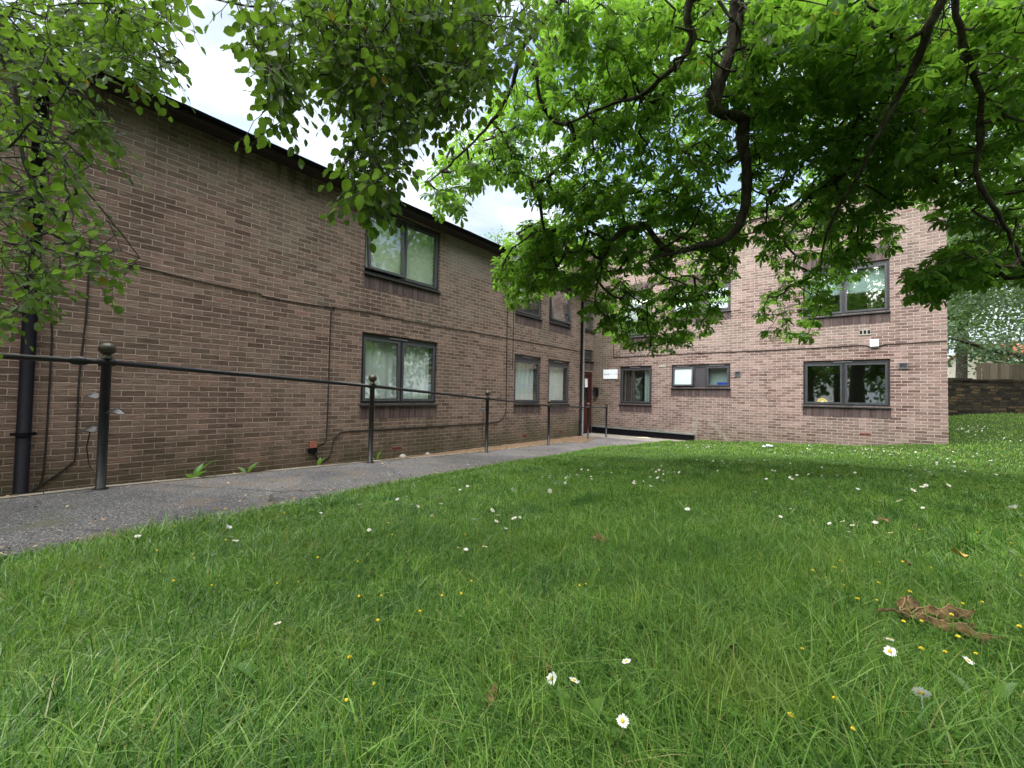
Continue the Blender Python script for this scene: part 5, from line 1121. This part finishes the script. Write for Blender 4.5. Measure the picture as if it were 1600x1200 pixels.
# clover and small weeds low in the grass
def rosette_leaf(n_l=3):
    V_ = []; F_ = []
    for k in range(n_l):
        a = 2 * PI * k / n_l; b0 = len(V_)
        for (lx, ly, lz) in ((0, 0, 0), (.35, .45, .12), (.3, .9, .1), (0, .82, 0), (-.3, .9, .1), (-.35, .45, .12), (0, .45, 0)):
            V_.append((lx * math.cos(a) + ly * math.sin(a), ly * math.cos(a) - lx * math.sin(a), lz))
        F_ += [(b0, b0 + 1, b0 + 2, b0 + 6), (b0 + 6, b0 + 2, b0 + 3, b0 + 4), (b0, b0 + 6, b0 + 4, b0 + 5)]
    return np.array(V_), np.array(F_)
X, Y, r_ = polar(26000, .4, 7., .9, 1.2); m_ = on_lawn(X, Y, .02) & ((np.sin(X * 3.1 + 2 * np.sin(Y * 2.)) + np.sin(Y * 3.7 + X)) > .1); X, Y, r_ = X[m_], Y[m_], r_[m_]
n_ = len(X); pos = np.stack([X, Y, ground_z(X, Y) + rng.uniform(.015, .05, n_)], 1); Zv = unit(np.array([0, 0, 1.]) + rng.normal(0, .35, (n_, 3))); Yv = unit(np.cross(Zv, rng.normal(0, 1, (n_, 3)))); Xv = np.cross(Yv, Zv)
V_, F_ = inst(*rosette_leaf(), pos, Xv, Yv, Zv, rng.uniform(.007, .015, n_) * np.maximum(1, r_ / 3)); tag(np_obj('clover', V_, F_, [], M['clover']), 'clover and medick leaves mixed through the grass', 'clover', kind='stuff')

# daisies
def daisy_mesh(np_, tilt_seed, closed=False):
    r_ = random.Random(tilt_seed); mb = MB(); eye = MB(); st = MB()
    for k in range(np_):
        a = 2 * PI * k / np_ + r_.uniform(-.08, .08); L_ = .0115 * r_.uniform(.88, 1.1); w_ = .0021; up = (.9 if closed else .18) + r_.uniform(-.1, .12); c, s_ = math.cos(a), math.sin(a)
        def q(rr, ww, zz): return (c * rr - s_ * ww, s_ * rr + c * ww, zz)
        mb.add([q(.002, -w_ * .5, 0), q(.002, w_ * .5, 0), q(.007, w_, .006 * up), q(L_, w_ * .55, L_ * up * .8), q(L_ * 1.04, 0, L_ * up * .85), q(L_, -w_ * .55, L_ * up * .8), q(.007, -w_, .006 * up), q(.007, 0, .006 * up - .0006)],
               [(0, 1, 2, 7), (0, 7, 6), (7, 2, 3, 4), (7, 4, 5, 6)])
    eye.ball((0, 0, .001), .0042, 8, 5, .55)
    return mb, eye
DM = []
for k in range(4):
    a, b = daisy_mesh(16 + k, k, k == 3)
    pm = a.build('petals', M['petal']); em = b.build('flower_centre', M['daisyeye'], None, True); DM.append((pm.data, em.data)); bpy.data.objects.remove(pm); bpy.data.objects.remove(em)
mb = MB(); mb.tube([(0, 0, -.07), (.004, 0, -.03), (0, 0, 0)], .0011, 5); so = mb.build('stem', M['stem']); SM = so.data; bpy.data.objects.remove(so)
DP = [(862, 1097, 20), (896, 1120, 19), (978, 1087, 16), (972, 1194, 20), (1391, 1068, 19), (1440, 1137, 26), (1513, 1083, 10), (740, 823, 9), (769, 813, 9), (777, 822, 10), (775, 829, 9), (803, 828, 11), (812, 824, 6), (790, 842, 8), (716, 872, 8), (727, 882, 9), (757, 873, 11), (354, 843, 12), (359, 852, 10), (367, 861, 11), (214, 860, 10), (2, 884, 12), (333, 888, 9),
      (1074, 810, 9), (1405, 796, 11), (1376, 796, 7), (1586, 810, 12), (1580, 806, 8), (1258, 777, 6), (1340, 780, 7), (1296, 775, 7), (1235, 806, 6), (1180, 778, 6), (1425, 762, 8), (1441, 768, 8), (1447, 766, 7), (1427, 777, 9), (1482, 768, 8), (1510, 778, 6), (1581, 884, 9), (859, 778, 9), (719, 781, 6), (730, 768, 6), (801, 772, 6), (674, 826, 6), (576, 851, 8), (562, 806, 7), (1390, 1030, 6), (500, 820, 6), (433, 1003, 7)]
cluster = [(1035, 745, 22, 8, 14), (1000, 760, 40, 8, 6), (930, 735, 40, 10, 8), (1150, 725, 60, 12, 14), (1300, 705, 70, 7, 22), (1400, 712, 60, 8, 18), (1500, 725, 80, 15, 22), (1520, 672, 32, 5, 26), (1560, 690, 40, 6, 14), (1240, 745, 90, 14, 12), (880, 760, 50, 14, 9), (1100, 700, 60, 5, 10), (1450, 745, 80, 14, 10), (640, 800, 50, 14, 6), (1330, 830, 200, 40, 8)]
rr = random.Random(5); spots = [(x, y, s_) for x, y, s_ in DP]
for cx, cy, sx, sy, c_ in cluster:
    for _ in range(int(c_ * 1.35)): spots.append((rr.gauss(cx, sx * .6), rr.gauss(cy, sy * .6), 0))
nd = 0
for x, y, s_ in spots:
    P = on_ground(x, y + (s_ * .3 if s_ else 1)); X, Y = float(P[0]), float(P[1]); D = float((P - CP) @ CF)
    if not bool(on_lawn(np.array([X]), np.array([Y]), .03)[0]) or D > 24: continue
    k = rr.randrange(4) if D > 1.3 else rr.choice((0, 1, 2)); sz = rr.uniform(.85, 1.2) * (.9 if D < 3 else min(1.35, .9 * (D / 3) ** .3)); zt = gz(X, Y) + rr.uniform(.045, .075)
    if s_: sz = max(.8, min(2.0, s_ / FPX * D / .027))
    t_ = thing('daisy', (X, Y, zt), 'small white daisy with a yellow centre growing in the lawn', 'daisy', 'daisies in the lawn')
    t_.rotation_euler = (rr.gauss(.25, .3), rr.gauss(-.3, .3), rr.uniform(0, 6.28)); t_.scale = (sz, sz, sz)
    o = bpy.data.objects.new('petals', DM[k][0]); COL.objects.link(o); o.parent = t_
    if D < 9:
        o = bpy.data.objects.new('flower_centre', DM[k][1]); COL.objects.link(o); o.parent = t_
        o = bpy.data.objects.new('stem', SM); COL.objects.link(o); o.parent = t_
    nd += 1
# yellow medick flowers
mb = MB()
for k in range(9):
    a = rr.uniform(0, 6.28); e = rr.uniform(0, 1.3); c = (.0028 * math.cos(a) * math.sin(e), .0028 * math.sin(a) * math.sin(e), .003 * math.cos(e)); mb.ball(c, .0019, 6, 4)
fo = mb.build('flower_head', M['medick'], None, True); FM = fo.data; bpy.data.objects.remove(fo)
YP = [(590, 990), (655, 980), (545, 1055), (583, 1105), (540, 1137), (1340, 963), (1290, 925), (1373, 936), (1422, 950), (1440, 996), (1487, 872 + 120), (1535, 973), (1525, 1062), (1497, 1028), (1440, 1045), (1236, 1172), (1333, 1198), (595, 955), (560, 960), (690, 955), (720, 945), (270, 933), (330, 936), (206, 901), (465, 928), (160, 880), (300, 880), (905, 940), (915, 932), (935, 908)]
for _ in range(48): YP.append((rr.uniform(150, 800), rr.gauss(850, 45))) if rr.random() < .6 else YP.append((rr.uniform(1250, 1600), rr.gauss(960, 90)))
for x, y in YP:
    if y > 1199: continue
    P = on_ground(x, y); X, Y = float(P[0]), float(P[1]); D = float((P - CP) @ CF)
    if not bool(on_lawn(np.array([X]), np.array([Y]), .03)[0]): continue
    t_ = thing('medick_flower', (X, Y, gz(X, Y) + rr.uniform(.03, .055)), 'tiny yellow medick flower head low in the grass', 'flower', 'yellow medick flowers in the lawn'); sc_ = rr.uniform(.8, 1.4); t_.scale = (sc_,) * 3
    o = bpy.data.objects.new('flower_head', FM); COL.objects.link(o); o.parent = t_
    o = bpy.data.objects.new('stem', SM); COL.objects.link(o); o.parent = t_; o.scale = (.8, .8, .7)

# broad weed leaves standing in the grass
def weed(name, label, px, py, leaves, cat_='weed', on=None, mat='weed'):
    P = on_ground(px, py) if on is None else on; t = thing(name, (P[0], P[1], gz(P[0], P[1])), label, cat_); b = Vector((P[0], P[1], gz(P[0], P[1])))
    for az, ln, wd_, el, bend in leaves:
        d_ = Vector((math.cos(az), math.sin(az), 0)); s_ = Vector((-math.sin(az), math.cos(az), 0)); vs = []; fs = []; n_ = 8; c = b.copy(); an = el
        for k in range(n_ + 1):
            q = k / n_; w_ = wd_ * .5 * (max(.08, math.sin(PI * min(.97, max(0, (q - .12) / .88)) ** .9)))
            for e in (-1, 0, 1): vs.append(c + s_ * (e * w_) + (Vector((0, 0, 1)) * math.cos(an) - d_ * math.sin(an)) * (.25 * abs(e) * w_) + Vector((0, 0, .06 * w_ * math.sin(k * 2.2) * abs(e))))
            c = c + (d_ * math.cos(an) + Vector((0, 0, 1)) * math.sin(an)) * (ln / n_); an -= bend / n_
        for k in range(n_):
            for e in (0, 1): p_ = k * 3 + e; fs.append((p_, p_ + 1, p_ + 4, p_ + 3))
        MB().add(vs, fs).build('leaf', M[mat], t, True)
weed('plantain_weed', 'upright bright green blade-like weed leaf in the grass below the path edge', 402, 945, [(1.0, .13, .03, 1.35, .3), (4.2, .07, .022, .7, .4)])
weed('plantain_weed', 'curled yellow-green weed leaf at the lower left of the lawn', 412, 1085, [(3.6, .11, .03, 1.1, 1.6)])
weed('plantain_weed', 'small upright yellow-green leaf left of the two nearest daisies', 743, 1108, [(1.2, .08, .022, 1.4, .3)])
weed('dock_weed', 'broad green weed leaf lying near the middle of the lawn', 690, 1018, [(.3, .09, .04, .5, .5), (.8, .06, .03, .6, .4)])
weed('dandelion_weed', 'tuft of broad weed leaves beside the two nearest daisies', 905, 1165, [(.2, .1, .035, .9, .9), (1.3, .09, .035, 1.1, .8), (2.6, .1, .03, .8, .7), (4.4, .08, .03, .9, .9)], mat='clover')
weed('dandelion_weed', 'tuft of long pale weed leaves at the lower right corner', 1545, 1125, [(.9, .10, .02, 1.1, 1.1), (2.2, .09, .018, .8, .8), (3.6, .08, .02, .7, .8), (5.2, .06, .02, .7, .7)], mat='clover')
weed('plantain_weed', 'upright dull green leaf behind the lower right daisy', 1362, 1093, [(1.5, .09, .03, 1.2, .4), (2.9, .06, .025, .8, .4)], mat='clover')
weed('plantain_weed', 'green lance-shaped leaf on the mid lawn below the brown leaf scraps', 919, 935, [(1.2, .1, .025, 1.3, .4)], mat='clover')
weed('plantain_weed', 'pale upright leaf near the top edge of the lawn by the path', 720, 810, [(1.3, .16, .025, 1.4, .2), (.4, .08, .03, .6, .5)])
weed('plantain_weed', 'broken green leaf at the bottom left edge of the lawn', 85, 1190, [(.8, .12, .05, .5, .5)])
weed('wall_weed', 'leafy green weed growing from the verge left of the middle of the wall', 0, 0, [(.3, .26, .06, .8, .7), (1.0, .3, .06, 1.15, .8), (-.5, .22, .06, .7, .5), (2.4, .22, .06, 1., .6)], on=(-4.84, 1.15))
weed('wall_weed', 'small yellowish weed on the verge by the path edging', 0, 0, [(.4, .19, .05, 1.1, .9), (1.9, .18, .05, 1.1, .7), (3.6, .15, .05, .9, .6)], on=(-4.9, 1.62))
weed('wall_weed', 'tiny weed sprouting on the verge below the red box', 0, 0, [(.5, .2, .04, 1.25, .6), (2.5, .17, .04, 1.1, .6)], on=(-5.06, 2.45))
weed('wall_weed', 'wispy weed on the verge beneath the wide ground floor window', 0, 0, [(.5, .24, .035, 1.35, .5), (2.2, .19, .035, 1.2, .6), (4., .17, .035, 1., .6)], on=(-5.2, 3.35))
# fallen leaves
P = on_ground(1405, 985)
t_ = thing('fallen_leaf', (P[0], P[1], gz(P[0], P[1]) + .05), 'large crumpled brown chestnut leaf lying on the grass', 'fallen leaf')
b = Vector((P[0], P[1], gz(P[0], P[1]) + .045))
vw = Vector((CF[0], CF[1], 0)).normalized(); rt = Vector((CR[0], CR[1], 0)).normalized()
for k, (ang, ln, wd_, lift, fold) in enumerate([(.6, .135, .056, .024, .8), (.05, .215, .052, .02, .95), (-.72, .18, .036, .014, 1.1), (-.2, .18, .05, -.006, .5)]):
    d_ = rt * math.cos(ang) + vw * math.sin(ang); s_ = rt * -math.sin(ang) + vw * math.cos(ang); vs = []; fs = []; n_ = 12
    for q in range(n_ + 1):
        u_ = q / n_; w_ = wd_ * .5 * (max(.06, math.sin(PI * min(.98, u_ ** 1.5))) ** .8); zc = lift * math.sin(u_ * PI * .8) - .01 * u_ + .006 * math.sin(u_ * 19 + k)
        for e in (-1, -.5, 0, .5, 1): vs.append(b + d_ * (ln * u_) + s_ * (e * w_ * math.cos(fold * abs(e) * .7)) + Vector((0, 0, zc - w_ * abs(e) * math.sin(fold) + .004 * math.sin(q * 2.6 + e * 3))))
    for q in range(n_):
        for e in range(4): p_ = q * 5 + e; fs.append((p_, p_ + 1, p_ + 6, p_ + 5))
    vs = [v_ + Vector((0, 0, .0008 * math.sin(i_ * 1.9) + (.0022 * math.sin((i_ // 5) * 2.9) if i_ % 5 in (0, 4) else 0))) for i_, v_ in enumerate(vs)]
    MB().add(vs, fs).build('leaflet', M['dryleaf'], t_, False)
    MB().tube([vs[q * 5 + 2] + Vector((0, 0, .001)) for q in range(n_)], .0013, 5).build('midrib', M['litter'], t_, True)
mb = MB(); mb.tube([b - rt * .05 + vw * .01, b - rt * .02 + Vector((0, 0, .008)), b], .004, 6); mb.build('leaf_stalk', M['dryleaf'], t_, True)
def fallen(label, px, py, ln, wd_, az, mat, lift=.04):
    P = on_ground(px, py); b = Vector((P[0], P[1], gz(P[0], P[1]) + lift)); d_ = rt * math.cos(az) + vw * math.sin(az); s_ = rt * -math.sin(az) + vw * math.cos(az); vs = []; fs = []
    for q in range(9):
        u_ = q / 8; w_ = wd_ * .5 * max(.08, math.sin(PI * min(.97, u_)) ** .7)
        for e in (-1, 0, 1): vs.append(b + d_ * (ln * (u_ - .5)) + s_ * (e * w_) + Vector((0, 0, .3 * abs(e) * w_ + .008 * math.sin(u_ * 7))) + (vw * 0 + Vector((0, 0, .5)) * (e * w_)))
    for q in range(8):
        for e in (0, 1): p_ = q * 3 + e; fs.append((p_, p_ + 1, p_ + 4, p_ + 3))
    return tag(MB().add(vs, fs).build('fallen_leaf', M[mat], None, True), label, 'fallen leaf')
fallen('yellow fallen leaf on the lawn above the large brown leaf', 1500, 899, .055, .05, 1.2, 'yellowleaf', .075)
fallen('small brown curled leaf scrap on the middle of the lawn', 938, 857, .07, .04, -.2, 'dryleaf')
fallen('small orange-brown leaf on the lawn right of the scattered daisies', 1381, 824, .07, .03, .1, 'dryleaf')
fallen('brown leaf scrap low in the grass left of the two nearest daisies', 768, 1122, .06, .02, 1.4, 'dryleaf')
fallen('tiny brown leaf scrap behind the nearest daisy', 856, 1079, .03, .015, 1.2, 'dryleaf')
fallen('brown leaf scrap among the grass in the lower right half of the lawn', 1145, 1040, .06, .02, 2.4, 'dryleaf')
fallen('pale brown leaf scrap halfway up the right of the lawn', 1420, 898, .03, .02, .6, 'dryleaf')
t_ = thing('litter', tuple(on_ground(1200, 699)), 'crumpled pale scrap of plastic litter on the grass near the pink wall', 'litter')
P = on_ground(1200, 700); mb = MB(); rr2 = random.Random(3)
for k in range(5): mb.ball((P[0] + rr2.gauss(0, .06), P[1] + rr2.gauss(0, .03), gz(P[0], P[1]) + .05 + rr2.gauss(0, .012)), rr2.uniform(.03, .055), 7, 5, .5)
mb.build('wrapper', plain('pale_plastic', (.5, .55, .6), .3, 0, .5, .3, 30., .4), t_)
# loose stones by the wall
for (px, py, r_, lab) in [(629, 712, .07, 'rounded pale stone at the wall foot below the air brick'), (644, 714, .03, 'small grey stone right of the rounded pale stone'), (612, 716, .028, 'small brown stone left of the rounded pale stone'), (668, 711, .05, 'flat white stone on the verge before the wall')]:
    d_ = CF * FPX + CR * (px - 800) + CU * (600 - py); t = (-6.75) / d_[0]; X, Y = -6.75, d_[1] * t
    mb = MB(); mb.ball((X, Y, gz(X, Y) + r_ * .45), r_, 9, 6, .7); o = mb.build('stone', M['concrete'] if r_ > .03 else M['verge'], None, True)
    for v in o.data.vertices: v.co += Vector((math.sin(v.co.y * 60), math.sin(v.co.z * 70), math.sin(v.co.x * 50))) * r_ * .1
    tag(o, lab, 'stone')
# dry bits swept along the verge and over the path
n_ = 5200; Y = rng.uniform(-2, 13.6, n_); tq = rng.random(n_); X = np.where(tq < .72, PL(Y) - np.abs(rng.normal(0, .45, n_)), PR(Y) - np.abs(rng.normal(0, .28, n_))); X = np.where(rng.random(n_) < .07, rng.uniform(0, 1, n_) * (PR(Y) - PL(Y)) + PL(Y), X)
ok = (X > -6.95) & (X < PR(Y)); X, Y = X[ok], Y[ok]; n_ = len(X)
pos = np.stack([X, Y, ground_z(X, Y) + .022], 1); Zv = unit(np.array([0, 0, 1.]) + rng.normal(0, .3, (n_, 3))); Yv = unit(np.cross(Zv, rng.normal(0, 1, (n_, 3)))); Xv = np.cross(Yv, Zv)
V_, F_ = inst([(-.5, 0, 0), (0, .35, .1), (.5, 0, .05), (0, -.35, .08)], [(0, 3, 2, 1)], pos, Xv, Yv, Zv, rng.uniform(.008, .034, n_)); tag(np_obj('leaf_litter', V_, F_, [], M['litter']), 'dry leaf scraps and grit along the verge and path edges', 'leaf litter', kind='stuff')

# ------------------------------------------------------------------ light
EL, AZ = math.radians(60), math.radians(-92)      # sun behind thick cloud, high behind the viewpoint; AZ measured from +X
sd = Vector((math.cos(EL) * math.cos(AZ), math.cos(EL) * math.sin(AZ), math.sin(EL)))
sl = bpy.data.lights.new('sun', 'SUN'); sl.energy = 5.; sl.angle = math.radians(100); sl.color = (1., .96, .9)
so = bpy.data.objects.new('sun', sl); COL.objects.link(so); so.rotation_euler = (-sd).to_track_quat('-Z', 'Y').to_euler()
wld = bpy.data.worlds.new('World'); S.world = wld; wld.use_nodes = True; nt = wld.node_tree; nt.nodes.clear()
out = nt.nodes.new('ShaderNodeOutputWorld'); bg = nt.nodes.new('ShaderNodeBackground'); sky = nt.nodes.new('ShaderNodeTexSky'); sky.sky_type = 'NISHITA'; sky.sun_disc = False
sky.sun_elevation = EL; sky.sun_rotation = PI / 2 - AZ; sky.air_density = 1.2; sky.dust_density = 2.
tc = nt.nodes.new('ShaderNodeTexCoord'); nz = nt.nodes.new('ShaderNodeTexNoise'); nz.inputs['Scale'].default_value = 2.6; nz.inputs['Detail'].default_value = 6; nz.inputs['Roughness'].default_value = .55
mp = nt.nodes.new('ShaderNodeMapping'); mp.inputs['Scale'].default_value = (1, 1, 2.2); mp.inputs['Location'].default_value = (.35, .2, 0)
nt.links.new(tc.outputs['Generated'], mp.inputs[0]); nt.links.new(mp.outputs[0], nz.inputs['Vector'])
mr = nt.nodes.new('ShaderNodeMapRange'); mr.interpolation_type = 'SMOOTHSTEP'; mr.inputs[1].default_value = .32; mr.inputs[2].default_value = .55; mr.inputs[3].default_value = .1; mr.inputs[4].default_value = 1.; nt.links.new(nz.outputs['Fac'], mr.inputs[0])
mx = nt.nodes.new('ShaderNodeMix'); mx.data_type = 'RGBA'; nt.links.new(mr.outputs[0], mx.inputs[0]); nt.links.new(sky.outputs[0], mx.inputs[6]); mx.inputs[7].default_value = (5.2, 5.8, 6.3, 1)
n2 = nt.nodes.new('ShaderNodeTexNoise'); n2.inputs['Scale'].default_value = 4.2; n2.inputs['Detail'].default_value = 5; nt.links.new(mp.outputs[0], n2.inputs['Vector'])
cr = nt.nodes.new('ShaderNodeValToRGB'); cr.color_ramp.elements[0].position = .36; cr.color_ramp.elements[0].color = (1.9, 2.25, 2.6, 1); cr.color_ramp.elements[1].position = .62; cr.color_ramp.elements[1].color = (3.7, 4.05, 4.4, 1); nt.links.new(n2.outputs['Fac'], cr.inputs[0]); nt.links.new(cr.outputs[0], mx.inputs[7])
nt.links.new(mx.outputs[2], bg.inputs[0]); bg.inputs[1].default_value = .11; nt.links.new(bg.outputs[0], out.inputs[0])

S.view_settings.view_transform = 'Standard'; S.view_settings.look = 'None'; S.view_settings.exposure = 1.72; S.view_settings.gamma = 1.
S.render.engine = 'CYCLES'; S.cycles.max_bounces = 8; S.cycles.transparent_max_bounces = 12; S.cycles.diffuse_bounces = 4; S.cycles.glossy_bounces = 3
S.cycles.use_denoising = True
